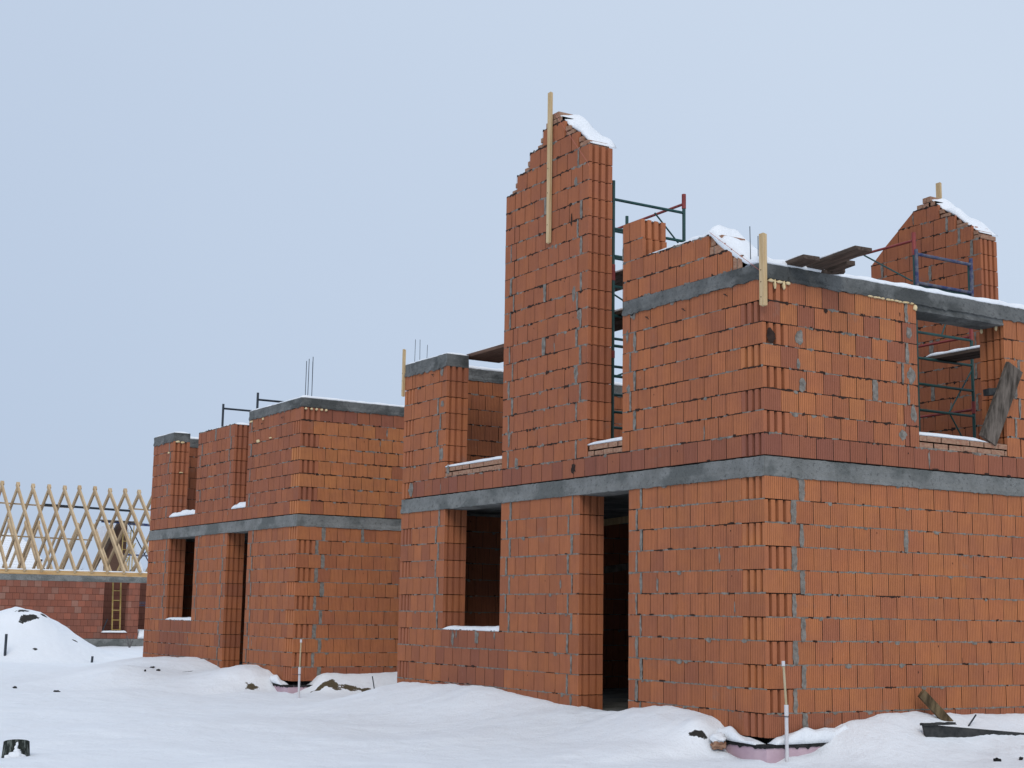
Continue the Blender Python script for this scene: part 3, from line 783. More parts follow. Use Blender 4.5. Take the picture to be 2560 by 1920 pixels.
gx = np.concatenate([-np.geomspace(2500, 60, 14), axis([(-50, -12, 2), (-12, -8, .3), (-8, -4, .12), (-4, 6, .06), (6, 14, .4), (14, 60, 2)]), np.geomspace(70, 2500, 14)])
gy_ = np.concatenate([-np.geomspace(400, 30, 8), axis([(-24, -4, 2), (-4, -2, .2), (-2, 2, .05), (2, 16, .08), (16, 22, .12), (22, 34, .2), (34, 60, .6), (60, 100, 4)]), np.geomspace(110, 3500, 16)])
GX, GY = np.meshgrid(gx, gy_)
GZ = ground_h(GX, GY)
nx, ny = len(gx), len(gy_)
me = bpy.data.meshes.new('snow_ground')
vs = np.stack([GX.ravel(), GY.ravel(), GZ.ravel()], 1)
ii = np.arange(nx * ny).reshape(ny, nx)
fs = np.stack([ii[:-1, :-1].ravel(), ii[:-1, 1:].ravel(), ii[1:, 1:].ravel(), ii[1:, :-1].ravel()], 1)
me.from_pydata(vs.tolist(), [], fs.tolist()); me.materials.append(MAT['ground'])
me.polygons.foreach_set("use_smooth", [True] * len(me.polygons)); me.update()
go = bpy.data.objects.new('snow_ground', me); COL.objects.link(go); tag(go, kind='structure', label='snow covered ground of the building site')
def gz(x, y): return float(ground_h(np.array([[float(x)]]), np.array([[float(y)]]))[0, 0])

# snow lying on the plinth ledge by the corner
sm = MB()
snow_strip(sm, Fr((-.115, -.115), (1, 0), (0, 1)), [(.13, -.05, .2), (.2, -.05, .5), (.35, -.05, .95), (.6, -.05, 1.1), (.95, -.045, 1.1), (1.2, -.03, 1.2)], -.01, .13, .12, rnd=.5, step=.025)
snow_strip(sm, Fr((-.115, -.115), (0, 1), (1, 0)), [(.16, -.06, .3), (.3, -.055, .6), (.5, -.05, .8), (.66, -.04, 1.2), (.8, -.02, 1.3)], -.02, .13, .09, rnd=.9, step=.025)
build_each(sm, 'snow_cap', 'snow', mh, smooth=True, weld=True)
sm = MB()
snow_strip(sm, Fr((-.115, -.115), (0, 1), (1, 0)), [(.25, -.06, .2), (.45, -.05, .7), (.62, -.04, 1), (.8, -.0, 1.2)], -.02, .13, .10, rnd=.9, step=.03)
build_each(sm, 'snow_cap', 'snow', nh, smooth=True, weld=True)

# ------------------------------------------------------------------ timber battens and boards on the houses
def batten(loc, w, d, z0, z1, label, rz=0, tilt=0, group='upright battens on the masonry', mat='pine', two=False):
    e = empty('timber_batten', loc, rz, label=label, cat='batten', group=group)
    m = MB(); M = Matrix.Rotation(tilt, 4, 'Y')
    n = 8
    for i in range(n):                      # sawn board with slightly uneven edges
        pass
    a, b = z0 - loc[2], z1 - loc[2]
    j = [(R_() - .5) * .004 for _ in range(8)]
    P = [Vector((-d / 2 + j[0], -w / 2, a)), Vector((d / 2, -w / 2 + j[1], a + j[2] * 4)), Vector((d / 2, w / 2, a)), Vector((-d / 2, w / 2 + j[3], a + .012)),
         Vector((-d / 2, -w / 2 + j[4], b)), Vector((d / 2 + j[5], -w / 2, b - .01)), Vector((d / 2, w / 2 + j[6], b)), Vector((-d / 2, w / 2, b + j[7] * 3))]
    for q in ((3, 2, 1, 0), (4, 5, 6, 7), (0, 1, 5, 4), (1, 2, 6, 5), (2, 3, 7, 6), (3, 0, 4, 7)): m.face([M @ P[k] for k in q])
    m.build('board', mat, e)
    m = MB()
    for f in (.2, .55, .82):
        z = a + (b - a) * f * .6; m.mark(); m.tube((-d / 2 - .004, .01, z), (-d / 2 + .002, .01, z), .006, n=6)
    build_each(m, 'nail_head', 'rust', e)
    return e
batten((-.03, 4.225, 7), .075, .035, 6.14, 8.25, "long pale batten nailed up the face of the tall gable pier")
batten((-.035, -.055, 5), .072, .05, 4.55, 5.35, "short split batten at the corner under the roof beam")
batten((-.02, 8.365, 5), .05, .035, 4.55, 5.30, "batten end standing at the far left corner of the nearest house")
batten((7.55, 4.25, 8), .09, .04, 6.9, 8.28, "batten rising behind the gable pier at the right edge")

def board_thing(name, a, b, w, t, label, cat, mat, group=None, snow=0, roll=(0, 0, 1), n=1, gap=.012):
    a, b = Vector(a), Vector(b); e = empty(name, a, label=label, cat=cat, group=group)
    d = (b - a).normalized(); sd = d.cross(Vector(roll)).normalized(); u = sd.cross(d)
    for i in range(n):
        m = MB(); o = sd * ((i - (n - 1) / 2) * (w + gap)); m.beam(o, (b - a) + o + d * R_() * .03, w, t, 0, roll)
        m.build('board', mat, e)
    if snow:
        L = (b - a).length; W = n * w + (n - 1) * gap
        o = -sd * (W / 2) + u * (t / 2)
        m = MB(); rows = []; K = 14
        for k in range(K + 1):
            f = k / K; ed = min(1, min(f, 1 - f) * 9) ** .5
            base = d * (L * (.01 + .98 * f)); row = [o + base + u * .001]
            for i in range(6):
                g = i / 5; h = snow * ed * (.4 + .6 * (1 - abs(2 * g - 1) ** 4)) * (1 + .4 * noise.noise(Vector((f * 6, g * 2, L))))
                row.append(o + base + sd * (W * g) + Vector((0, 0, max(.004, h))))
            row.append(o + base + sd * W + u * .001); rows.append(row)
        for k in range(K):
            for i in range(len(rows[0])):
                j = (i + 1) % len(rows[0]); m.face([rows[k][i], rows[k + 1][i], rows[k + 1][j], rows[k][j]])
        m.face(rows[0]); m.face(rows[-1][::-1]); m.build('snow_cap', 'snow', e, smooth=True, weld=True)
    return e
g = 'boards lying on the roof beam'
board_thing('timber_board', (.80, .55, 5.075), (.70, -.80, 5.13), .23, .04, "dark plank jutting furthest over the corner of the roof beam", 'plank', 'old_board', g, .04)
board_thing('timber_board', (.50, .40, 5.075), (.44, -.29, 5.10), .22, .045, "shorter dark plank beside the long one over the house corner", 'plank', 'old_board', g, .03)
board_thing('timber_board', (1.02, .45, 5.07), (.95, -.36, 5.10), .12, .05, "narrow dark plank end tucked under the long overhanging plank", 'plank', 'old_board', g)
board_thing('timber_board', (.80, .10, 5.055), (1.10, -.10, 5.075), .10, .04, "small board offcut between the corner planks and the beam", 'plank', 'old_board', g)
board_thing('plank_walkway', (.72, 7.25, 5.06), (.72, 4.3, 5.075), .21, .045, "three brown planks bridging from the left pier to the tall gable pier", 'plank', 'brown_board', None, .04, n=3)
# planks leaning in the right hand opening
e = board_thing('leaning_plank', (3.50, .0, 3.36), (3.90, -.10, 4.27), .27, .045, "wide weathered plank leaning in the upper right opening", 'plank', 'grey_board', roll=(.0, 1, .0), n=1)
m = MB(); m.beam((3.86 - 3.62, .12 - .14, 3.98 - 3.37), (3.66 - 3.62, .17 - .14, 3.96 - 3.37), .12, .08); m.build('prop_block', 'panel', e)

# reinforcing bars
def bars(pts, labels, group, r=.0065):
    for i, (x, y, z0, z1) in enumerate(pts):
        m = MB(); m.tube((0, 0, -.1), (0.012 * (R_() - .5), .01 * (R_() - .5), z1 - z0), r, n=6)
        o = m.build('reinforcing_bar', 'dark_steel'); o.location = (x, y, z0); tag(o, labels[i], 'rebar', group)
bars([(.21, 12.70, 5.05, 5.74), (.25, 12.68, 5.05, 5.78), (.33, 12.68, 5.05, 5.74), (.36, 12.75, 5.05, 5.84)], [k + " of the four thin bars standing on the left house corner" for k in ("leftmost", "second from left", "third from left", "rightmost and tallest")], 'rebar at the left house corner')
bars([(.07, 8.18, 5.05, 5.44), (.12, 8.1, 5.05, 5.43), (.24, 8.1, 5.05, 5.36)], [k + " of three faint thin bars on the nearest house's left pier" for k in ("leftmost", "middle", "rightmost and shortest")], 'rebar on the left pier', .004)
bars([(.03, .22, 5.05, 5.50), (.12, .20, 5.05, 5.40)], ["taller thin bar standing in snow left of the corner batten", "shorter thin bar right beside the corner batten"], 'rebar at the near corner', .005)
# red setting-out strings
m = MB(); m.tube((-.04, 4.1, 7.92), (-.05, 3.29, 7.02), .0025, n=4); m.tube((-.05, 3.29, 7.02), (-.045, 3.26, 6.96), .0025, n=4)
tag(m.build('setting_out_string', 'string'), "thin red string running down the right shoulder of the tall pier", 'string')
m = MB(); m.tube((-.02, .86, 5.56), (-.012, .03, 4.96), .0025, n=4)
tag(m.build('setting_out_string', 'string'), "thin string running from the broken gable blocks to the beam corner", 'string')

# ------------------------------------------------------------------ scaffolds
def scaffold(x0, x1, ys, z0, ztop, rungs, mat, label, sleeves=(), rails=(), diags=(), decks=(), r=.024, mats2='red_steel'):
    e = empty('scaffold', (x0, ys[0], z0), label=label, cat='scaffold')
    def T(p): return (p[0] - x0, p[1] - ys[0], p[2] - z0)
    for y in ys:
        for x in (x0, x1):
            m = MB(); m.tube(T((x, y, z0)), T((x, y, ztop if not isinstance(ztop, tuple) else ztop[0 if x == x0 else 1])), r); m.build('post', mat, e)
        for z in rungs:
            m = MB(); m.tube(T((x0 + r * .7, y, z)), T((x1 - r * .7, y, z)), .020); m.build('rung', mat, e)
    for x, y, a, b in sleeves:
        m = MB(); m.tube(T((x, y, a)), T((x, y, b)), r + .006); m.build('joint_sleeve', mats2, e)
    for a, b in rails:
        m = MB(); m.tube(T(a), T(b), .019); m.build('guard_rail', mats2, e)
    for a, b in diags:
        m = MB(); m.tube(T(a), T(b), .012); m.build('brace', mat, e)
    for (a, b, xs, w) in decks:
        for x in xs:
            m = MB(); m.beam(T((x, a[0], a[1])), T((x, b[0], b[1])), w, .045); m.build('deck_board', 'old_board', e)
            s = MB(); snow_strip(s, Fr(T((x - w / 2, 0, 0))[:2], (0, 1), (1, 0)), [(min(a[0], b[0]), a[1] - z0 + .023, 1), (max(a[0], b[0]), a[1] - z0 + .023, 1)], .0, w, .05)
            s.build('snow_cap', 'snow', e, smooth=True, weld=True)
    return e
scaffold(.80, 2.01, (3.9, 5.25), 2.95, (7.07, 7.07), (6.81, 6.40, 6.02, 5.60, 5.20, 4.79, 4.38, 3.9, 3.45), 'green_steel',
         "green tube scaffold with red sleeves standing behind the tall gable pier",
         sleeves=((.80, 3.9, 5.68, 5.90), (2.01, 3.9, 6.87, 7.08), (.80, 3.9, 4.62, 4.72)),
         rails=(((2.01, 3.93, 6.94), (2.01, 5.6, 6.93)), ((.82, 3.95, 4.92), (.82, 5.3, 4.92)), ((2.01, 3.95, 4.95), (2.01, 5.3, 4.9))),
         diags=(((1.5, 3.9, 6.73), (1.98, 3.9, 6.3)), ((.82, 3.92, 6.40), (.86, 5.2, 5.7)), ((.82, 3.92, 5.5), (1.4, 3.9, 5.25)), ((.83, 3.95, 4.4), (1.6, 5.2, 5.3)), ((1.9, 3.9, 4.8), (.85, 3.9, 4.38)), ((.8, 3.95, 5.1), (.8, 5.2, 5.55)), ((.8, 3.95, 3.6), (.8, 5.2, 4.7))),
         decks=(((3.75, 5.80), (5.3, 5.80), (1.05, 1.35), .27), ((3.7, 5.24), (5.3, 5.24), (1.0, 1.4), .27)))
scaffold(5.48, 6.64, (2.9, 4.6), 2.95, (6.60, 6.55), (6.05, 5.36, 4.98, 4.60, 4.22, 3.8, 3.4), 'green_steel',
         "scaffold with blue top frame and green ladder frames seen through the right opening",
         sleeves=((6.64, 2.9, 5.36, 5.55), (5.48, 2.9, 6.50, 6.84), (6.64, 2.9, 4.26, 4.44)),
         rails=(((5.48, 2.93, 6.72), (5.48, 5.35, 6.72)), ((6.64, 2.93, 5.42), (6.64, 5.2, 5.42)), ((6.64, 2.93, 4.32), (6.64, 5.2, 4.32))),
         diags=(((5.48, 3.9, 6.70), (5.48, 2.95, 6.12)), ((6.62, 2.9, 4.9), (6.12, 2.9, 4.24)), ((6.14, 2.9, 4.2), (6.48, 2.9, 3.75)), ((6.05, 2.95, 5.36), (6.3, 2.95, 5.85))),
         decks=(((.9, 5.03), (3.1, 5.03), (5.98, 6.22), .22),))
e = empty('scaffold', (5.48, 2.86, 6.05), label="worn blue scaffold frame standing above the roof beam at the right", cat='scaffold')
for x, zt in ((0, .53), (1.16, .56)):
    m = MB(); m.tube((x, 0, -.05), (x, 0, zt), .027); m.build('post', 'blue_steel', e)
for z in (.03, .46):
    m = MB(); m.tube((.02, 0, z), (1.14, 0, z), .024); m.build('rung', 'blue_steel', e)
for (x, y, zt, zr, lb) in ((.9, 16.76, 5.70, 5.555, "dark scaffold frame top above the left house, the nearer and higher of two"), (.9, 18.77, 5.69, 5.59, "dark scaffold frame top above the left house, the farther and lower of two")):
    e = empty('scaffold', (x, y, 2.95), label=lb, cat='scaffold', group='frames behind the left house')
    for k in (0, 1.2):
        m = MB(); m.tube((k, 0, 0), (k, 0, zt - 2.95), .026); m.build('post', 'dark_steel', e)
    for z in (zr - 2.95, zr - 3.6, zr - 4.2):
        m = MB(); m.tube((.02, 0, z), (1.18, 0, z - (.0)), .022); m.build('rung', 'dark_steel', e)
# formwork props lying across the doorway inside
for z, lb in ((2.44, "pale batten across the doorway just under the floor slab"), (1.80, "grey batten across the middle of the dark doorway")):
    m = MB(); m.beam((.9, 4.5, z), (2.0, 4.5, z + .17), .05, .09)
    o = m.build('shuttering_batten', 'pine' if z > 2 else 'grey_board'); tag(o, lb, 'batten')

# ------------------------------------------------------------------ things standing in the snow
def conduit(x, y, zt, zb, lx, label):
    e = empty('drain_pipe', (x, y, zb), label=label, cat='pipe', group='white pipes beside house corners')
    h = zt - zb; m = MB(); m.tube((0, 0, -.15), (-.002, 0, h * .47), .019, n=14); m.build('lower_pipe', 'pvc', e)
    m = MB(); m.tube((-.002, 0, h * .40), (-.002, 0, h * .52), .0225, n=14); m.build('socket', 'pvc', e)
    m = MB(); m.tube((-.002, 0, h * .50), (lx, 0, h), .0125, n=12); m.build('upper_pipe', 'pvc_dirty', e)
    m = MB(); m.tube((lx * .98, 0, h * .955), (lx * 1.02, 0, h + .01), .018, n=12); m.build('cap', 'pvc', e)
    m = MB(); m.tube((-.001, 0, h * .385), (-.001, 0, h * .392), .028, n=14); m.tube((-.09, .1, h * .392), (.0, .0, h * .388), .003, n=5); m.build('wire_tie', 'dark_steel', e)
    return e
conduit(.118, -.165, .785, -.12, -.035, "white and yellowed pipe standing before the near corner's pink plinth")
conduit(-.22, 11.5, .73, gz(-.22, 11.5) + .02, .005, "white pipe standing at the corner of the left house")

def rod(p, q, r, label, cat='stake', mat='dark_steel', name='steel_stake'):
    m = MB(); p, q = Vector(p), Vector(q); m.tube((0, 0, 0), q - p, r, n=8)
    o = m.build(name, mat); o.location = p; tag(o, label, cat); return o
rod((.99, 11.0, -.30), (.90, 11.0, .14), .010, "thin leaning bar stuck in the snow between the two houses")
rod((2.62, -.3, .03), (2.80, -.3, .20), .009, "short thin bar poking out of the snow above the dark panel")
rod((-1.46, 27.3, -.5), (-1.46, 27.3, .50), .035, "grey metal post at the left edge beside the snow heap", 'post', 'dark_steel', 'metal_post')
rod((.73, 27.2, -.5), (.75, 27.2, -.06), .032, "short dark stub post in the snow right of the heap", 'post', 'dark_steel', 'metal_post')

# half buried formwork panel and board stub
e = empty('formwork_panel', (1.80, -.47, .115), label="dark formwork panel half buried in crinkled snow at the lower right", cat='panel')
def fp(name, pts, th=.035, mat='panel'):
    m = MB(); F = [Vector((x, 0, z)) for x, z in pts]; B = [v + Vector((.01, th, 0)) for v in F]; n = len(F)
    m.face(F); m.face(B[::-1])
    for i in range(n): m.face([F[i], B[i], B[(i + 1) % n], F[(i + 1) % n]])
    return m.build(name, mat, e)
fp('sheet', [(-.02, .02), (1.75, -.13), (1.75, -.36), (.10, -.36), (.03, -.16)])
fp('frame_rail', [(.03, -.17), (.11, -.165), (.14, -.42), (.07, -.42)], .06)
m = MB(); rows = 0; rough_beam(m, Fr((-.03, -.01), (.9964, 0), (0, 1)), 0, .5, 0, .05, .005, .03, .003, .0, step=.03); m.build('top_edge', 'panel', e)
board_thing('board_stub', (2.52, -.17, .10), (2.13, -.15, .42), .10, .045, "short split board poking out of the snow against the right wall", 'plank', 'stub_wood', roll=(0, 1, .3))

# round pipe stub with snow on it
e = empty('manhole_ring', (-6.70, 3.62, gz(-6.7, 3.62)), label="dark round concrete pipe stub capped with snow in the left foreground", cat='pipe stub')
tx = Vector((-10.4 + 6.7, -11.8 - 3.62, 0)).normalized(); e.rotation_mode = 'QUATERNION'; e.rotation_quaternion = Vector((0, 0, 1)).rotation_difference(Vector((tx.x * -.30, tx.y * -.30, 1)).normalized())
m = MB(); m.tube((0, 0, -.2), (.0, 0, .15), .150, n=40, r2=.125, cap=False); m.tube((0, 0, .145), (0, 0, .149), .124, n=40); m.build('ring', 'stub', e, smooth=False)
m = MB(); blob(m, (0, .0, .150), 1, (.118, .118, .012), 0, 3, .2, 4.0); m.build('snow_cap', 'snow', e, smooth=True, weld=True)
m = MB()
ang = math.atan2(-11.8 - 3.6, -10.4 + 6.7)
for k, (da, zz_, rr, hh) in enumerate(((.0, -.015, .07, .045), (.3, -.03, .06, .035), (-.35, -.03, .06, .03), (.05, .03, .03, .03), (-.02, .065, .016, .025), (.04, .10, .012, .02))):
    blob(m, (math.cos(ang + da) * .145, math.sin(ang + da) * .145, zz_), 1, (rr, rr * .5, hh), 0, 2, .5, k * 1.3)
m.build('snow_patch', 'snow', e, smooth=True, weld=True)

# earth showing through the snow
def clod(x, y, z, sx, sy, sz, label, mat='earth', name='earth_clod', rz=0, seed=1.0, group=None, cat='earth'):
    m = MB(); blob(m, (0, 0, 0), 1, (sx, sy, sz), 0, 3, .75, seed); o = m.build(name, mat, smooth=False, weld=True)
    o.location = (x, y, z); o.rotation_euler = (0, 0, rz); tag(o, label, cat, group); return o
for i, (x, y, s, lb) in enumerate(((-1.23, 16.2, .036, "dark stone in the snow bank before the left house, highest of three"), (-1.31, 15.6, .042, "longest dark stone in the snow bank before the left house"), (-1.66, 15.3, .035, "smallest dark stone low in the left bank"),
                              (-4.0, 15.27, .045, "dark flake in the open snow at the far left"), (-3.53, 14.27, .042, "dark upright flake in the snow left of the low mound"), (2.04, -1.22, .035, "small dark splinter in the snow at the lower right"), (2.44, -1.19, .035, "dark splinter at the lower right edge of the snow"))):
    clod(x, y, gz(x, y) + .01, s * 1.3, s * .5, s * .55, lb, 'dark_soil', 'dark_stone', rz=.6 * i, seed=i + .3, cat='stone')
# lumps at the near corner
clod(-.22, .52, -.09, .08, .07, .05, "broken red block fragment lying at the near corner plinth", 'small_brick', 'block_fragment', seed=3.0, cat='rubble')
m = MB(); blob(m, (0, 0, 0), 1, (.085, .075, .05), 0, 3, .5, 8.0); o = m.build('snow_lump', 'snow', smooth=True, weld=True); o.location = (-.22, .52, -.03); tag(o, "lump of snow on the broken block at the near corner", 'snow')
# ------------------------------------------------------------------ the far house with open rafters
Y0, X0, X1 = 43.0, 1.0, 12.2
fh = empty('rafter_house', (X0, Y0, 0), label="low red block house with bare timber rafters in the left background", cat='house')
F0 = Fr((0, 0), (1, 0), (0, 1))
wA, wB, dA = 5.56 - X0, 6.49 - X0, 6.91 - X0
ZF = [.05 + .2311 * k for k in range(10)]
def rred(): return (.7 * R_(), .2 + .7 * R_(), .9 * R_() if R_() < .3 else .1)
_rc = rcol
def rcol(kind, t=0, z=0): return rred() if kind == 'far' else _rc(kind, t, z)
mb = MB()
for k in range(9):
    segs = [(0, dA)] if k == 0 else [(0, wA), (wB, dA)]
    segs = segs + [(dA + 1.6, X1 - X0)]
    for a, b in segs:
        t = a - (.125 if k % 2 else 0)
        while t < b - .02:
            aa, bb = max(t, a), min(t + .25, b)
            if bb - aa > .02: block(mb, F0, aa, bb, ZF[k], ZF[k + 1], .30, False, False, rcol('far'))
            t += .25
        core(mb, F0, a, b, ZF[k] - .001, ZF[k + 1] + .001, .30, 2, .01)
mb.build('block_wall', ['block_red', 'mortar', 'joint'], fh)
mb = MB(); rough_beam(mb, F0, 0, X1 - X0, -.01, .3, ZF[9], 2.345, .006, .012, step=.15, board=False); mb.build('ring_beam', 'concrete', fh, weld=True)
mb = MB(); rough_beam(mb, F0, -.05, X1 - X0, -.03, .3, -.35, .045, .01, .0, step=.2, board=False); mb.build('foundation_plinth', 'concrete', fh, weld=True)
mb = MB()                                                   # inner walls seen through the openings
fi = Fr((0, 2.2), (1, 0), (0, 1))
for k in range(9):
    for a, b in ((3.6, 8.6),):
        t = a - (.125 if k % 2 else 0)
        while t < b - .02: block(mb, fi, max(t, a), min(t + .25, b), ZF[k], ZF[k + 1], .2, False, False, (.9, .25, 0)); t += .25
        core(mb, fi, a, b, ZF[k] - .001, ZF[k + 1] + .001, .2, 2, .01)
mb.build('inner_wall', ['block_red', 'mortar', 'joint'], fh)
mb = MB(); mb.box(0, .3, .31, 9.3, -.3, 2.34); mb.box(X1 - X0 - .3, X1 - X0, .31, 9.3, -.3, 2.34); mb.box(.31, X1 - X0 - .31, 9.0, 9.3, -.3, 2.34); mb.build('back_wall', 'block_red', fh)
mb = MB(); mb.box(-.05, X1 - X0, -.02, .13, 2.35, 2.50); mb.build('wall_plate', 'plate', fh)
mb = MB(); mb.box(-.05, X1 - X0, 9.05, 9.2, 2.35, 2.50); mb.build('wall_plate', 'plate', fh)
s = MB(); snow_strip(s, F0, [(0, 2.50, 1), (X1 - X0 - .05, 2.50, 1)], .0, .14, .045, step=.1); s.build('snow_cap', 'snow', fh, smooth=True, weld=True)
s = MB(); snow_strip(s, F0, [(wA - .03, ZF[1], .9), (wB, ZF[1], 1)], -.06, .3, .07); s.build('snow_cap', 'snow', fh, smooth=True, weld=True)
s = MB(); snow_strip(s, F0, [(dA + .02, .06, 1), (dA + 1.55, .06, 1)], -.02, 1.2, .32, rnd=.1); s.build('snow_cap', 'snow', fh, smooth=True, weld=True)
RZ, RD = 5.93, 4.6
def rafter_pair(parent, x, y0, zf, yr, zr, w=.068, h=.165, tail=.25, mat='rafter'):
    for sgn in (1, -1):
        m = MB(); yf = y0 if sgn > 0 else 2 * yr - y0
        d = Vector((0, yr - yf, zr - zf)).normalized()
        a = Vector((x + (.0 if sgn > 0 else w), yf, zf)) - d * tail * .5; b = Vector((x + (.0 if sgn > 0 else w), yr + .05 * sgn, zr + .03))
        m.beam(a, b, w, h); m.build('rafter', mat, parent)
xr = 1.97 - .62 - X0; i = 0
while xr < X1 - X0 - .1:
    rafter_pair(fh, xr + (R_() - .5) * .04, 0.0, 2.58, RD, RZ + (R_() - .5) * .05 - 2.58 + 2.58); xr += .612
for a, b, z, y, mt, nm in ((0, 4.6, 5.20, RD + 1.0, 'rafter', 'tie_board'), (3.55, 7.2, 5.18, RD + .95, 'dark_steel', 'tie_board'), (0, 6.0, 3.98, RD + 2.6, 'rafter', 'tie_board'), (7.0, 11.0, 5.20, RD + 1.0, 'rafter', 'tie_board')):
    m = MB(); m.beam((a, y, z + .08), (b, y, z), .03, .06 if mt == 'rafter' else .09); m.build(nm, mt, fh)
# rear wing rafters
rw = empty('rafter_house', (0, 53.5, 0), label="second set of lower rafters behind the first rafter house", cat='house')
for x in (3.0, 3.7, 4.45, 5.1, 5.85, 6.4, 7.4, 8.2, 9.0, 9.8): rafter_pair(rw, x, .0, 2.4, 3.6, 5.0 + (R_() - .5) * .1, mat='rafter')
m = MB(); m.box(2, 11, .0, .25, -.3, 2.35); m.box(2, 11, 7.0, 7.25, -.3, 2.35); m.build('block_wall', 'block_red', rw)
# ladder in the window
def ladder(x, y, z0, z1, w, label, mat='yellow', lean=.25, n=6, shear=0.0):
    e = empty('ladder', (x, y, z0), label=label, cat='ladder', group='yellow timber ladders'); h = z1 - z0
    for k in (0, w):
        m = MB(); m.beam((k, 0, 0), (k + shear, lean, h), .045, .05, upv=(0, 1, 0)); m.build('rail', mat, e)
    for i in range(n):
        f = (i + .6) / n; m = MB(); m.beam((shear * f - .02, lean * f, h * f), (w + shear * f + .02, lean * f, h * f), .035, .035); m.build('rung', mat, e)
    return e
ladder(6.10, 43.55, .15, 2.34, .30, "yellow ladder standing inside the window of the far red house", n=6)
m = MB(); m.tube((0, 0, 0), (.2, .1, .45), .02, n=6); o = m.build('tool_handle', 'dark_steel'); o.location = (5.60, 43.1, .32); tag(o, "dark bar leaning in the window of the far red house", 'bar')
m = MB()
for dz in (0, .07, .13): m.tube((0, 0, dz), (.7, .05, dz + .01), .018, n=6)
o = m.build('blue_hose', 'blue_steel'); o.location = (6.95, 44.2, 1.28); tag(o, "blue tubes across the doorway of the far red house", 'tube')

# snowy tiled roof far left and gable house far right of it
def prism_thing(mb, poly, y0, y1, mi=0):
    n = len(poly); mb.face([(x, y0, z) for x, z in poly], mi); mb.face([(x, y1, z) for x, z in poly][::-1], mi)
    for i in range(n):
        j = (i + 1) % n; mb.face([(poly[i][0], y0, poly[i][1]), (poly[i][0], y1, poly[i][1]), (poly[j][0], y1, poly[j][1]), (poly[j][0], y0, poly[j][1])], mi)
dh = empty('distant_house', (0, 76, 0), label="distant house with a rounded snow covered tiled roof at the left edge", cat='house')
mb = MB(); mb.box(5.0, 11.6, .3, 6, -.3, 3.2); mb.build('wall', 'block_red', dh)
mb = MB(); rows = 16
for k in range(rows):
    f0, f1 = k / rows, (k + 1) / rows; y0, y1 = 3.2 * f0, 3.2 * f1; zz0, zz1 = 3.15 + 2.35 * f0 ** .85, 3.15 + 2.35 * f1 ** .85
    xr0 = 11.75 - 1.0 * f0 ** 2.6 - .5 * f0; z_ = zz0 + .05
    mb.face([(3.0, y0, z_), (xr0, y0, z_), (xr0, y1 + .02, zz1), (3.0, y1 + .02, zz1)]); mb.face([(3.0, y0, zz0 - .03), (xr0, y0, zz0 - .03), (xr0, y0, z_), (3.0, y0, z_)])
    mb.face([(xr0, y0, z_), (xr0 + .15, y0 + 1.2, z_ - .35), (xr0 + .1, y1 + 1.2, zz1 - .35), (xr0, y1 + .02, zz1)])
    mb.face([(3.0, 6.4 - y0, z_), (3.0, 6.4 - y1, zz1), (xr0, 6.4 - y1, zz1), (xr0, 6.4 - y0, z_)])
mb.build('tiled_roof', 'snow', dh)
for i, xk in enumerate((11.2, 11.35, 11.5, 11.55)):
    m = MB(); blob(m, (xk, .05 + (3 - i) * .5, 3.35 + (3 - i) * .5), 1, (.09, .06, .07), 0, 1, .3, i); m.build('ridge_tile', 'rust', dh)
gh = empty('distant_house', (12.2, 66, 0), label="distant house under construction with a brown boarded gable and snowy roof side", cat='house')
mb = MB(); prism_thing(mb, [(.0, 2.2), (1.1, 2.2), (1.1, 5.55), (.62, 5.62), (.0, 4.3)], 0, .25); mb.build('gable_wall', 'brown_board', gh)
mb = MB(); prism_thing(mb, [(.72, 5.62), (1.2, 5.62), (2.6, 2.2), (1.1, 2.2), (1.1, 4.7)], .3, 5); mb.build('roof_slope', 'snow', gh)
mb = MB(); prism_thing(mb, [(-1.2, 2.2), (-1.0, 2.2), (.62, 5.6), (.5, 5.62)], -.3, .0); mb.build('barge_board', 'old_board', gh)
mb = MB(); mb.box(-1.2, 2.6, .3, 5, -.3, 2.19); mb.build('wall', 'block_red', gh)
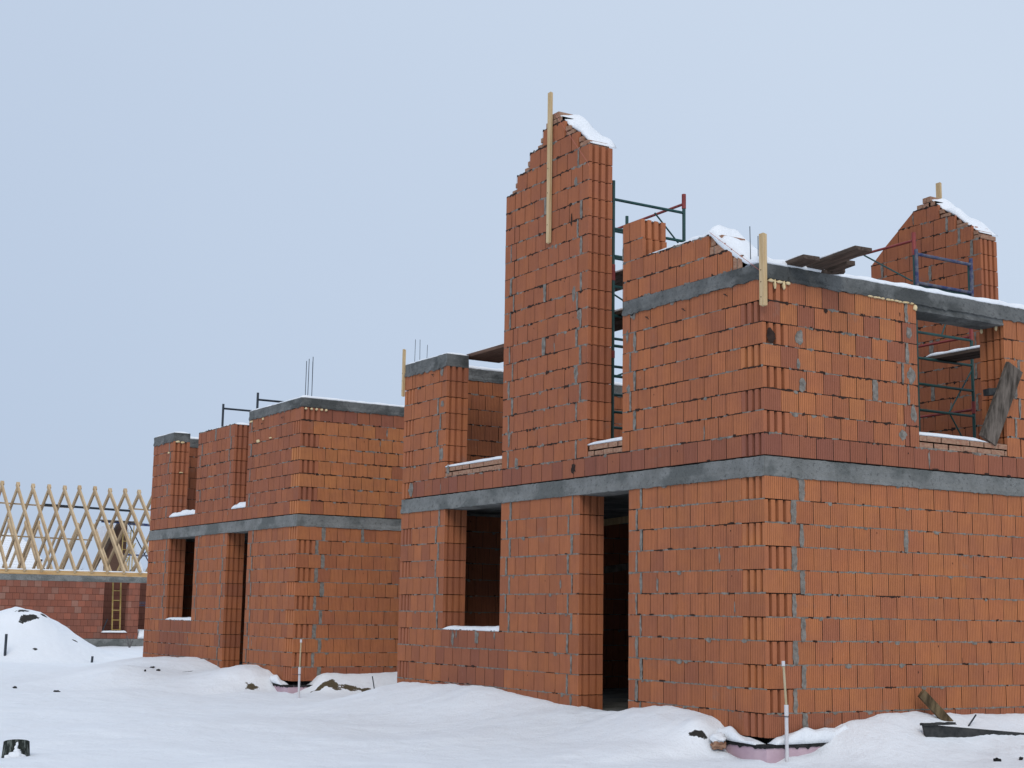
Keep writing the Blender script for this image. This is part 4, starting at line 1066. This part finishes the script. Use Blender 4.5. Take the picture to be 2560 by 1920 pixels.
ladder(12.95, 65.6, 3.1, 5.3, .42, "yellow ladder standing before the distant brown gable", lean=.2, n=5, shear=.08)
ladder(12.7, 65.4, 3.1, 4.6, .3, "short yellow ladder leaning across the distant brown gable", lean=.3, n=4, shear=.7)
e = empty('scaffold', (12.0, 65, 2), label="blue scaffold bars in front of the distant gable house", cat='scaffold')
for a, b in (((-.4, 0, 3.62), (3.2, 0, 3.56)), ((1.0, 0, 3.55), (3.4, 0, 3.50)), ((.9, 0, 1.95), (3.2, 0, 1.90))):
    m = MB(); m.tube(a, b, .05, n=6); m.build('rail', 'blue_steel', e)
for a, b in (((1.1, 0, 3.5), (2.6, 0, 1.0)), ((1.2, 0, 1.0), (2.9, 0, 3.2)), ((1.35, 0, .5), (1.35, 0, 3.9))):
    m = MB(); m.tube(a, b, .03, n=6); m.build('brace', 'dark_steel' if a[0] != 1.35 else 'yellow', e)
m = MB(); m.beam((-.6, .1, 3.70), (1.4, .1, 3.68), .5, .05); m.build('deck_board', 'grey_board', e)

# bare trees on the horizon
m = MB()
def twig(p, d, L, r, lv):
    q = p + d * L; m.tube(p, q, r, n=4, r2=r * .6, cap=False)
    if lv == 0: return
    for _ in range(3 if lv > 1 else 4):
        nd = (d + Vector((R_() - .5, R_() - .5, R_() * .5 - .1)) * 1.1).normalized(); twig(p + d * L * (.5 + .5 * R_()), nd, L * .66, r * .55, lv - 1)
for i in range(60):
    x = 18 + i * 1.9 + R_() * 2; y = 170 + R_() * 30; twig(Vector((x, y, -.5)), Vector((0, 0, 1)), 2.6 + R_() * 1.3, .10, 4)
tag(m.build('distant_trees', 'bark'), kind='stuff', label='row of bare leafless trees on the horizon seen between the rafters')
# dry weeds in front of the far house
m = MB()
for i in range(14):
    a = R_() * 6.28; m.tube((0, 0, -.05), (math.cos(a) * .18, math.sin(a) * .1, .25 + R_() * .25), .006, n=3)
o = m.build('dry_weed', 'bark'); o.location = (6.2, 41.6, gz(6.2, 41.6)); tag(o, "dry weed stalks in the snow before the far red house", 'weed')
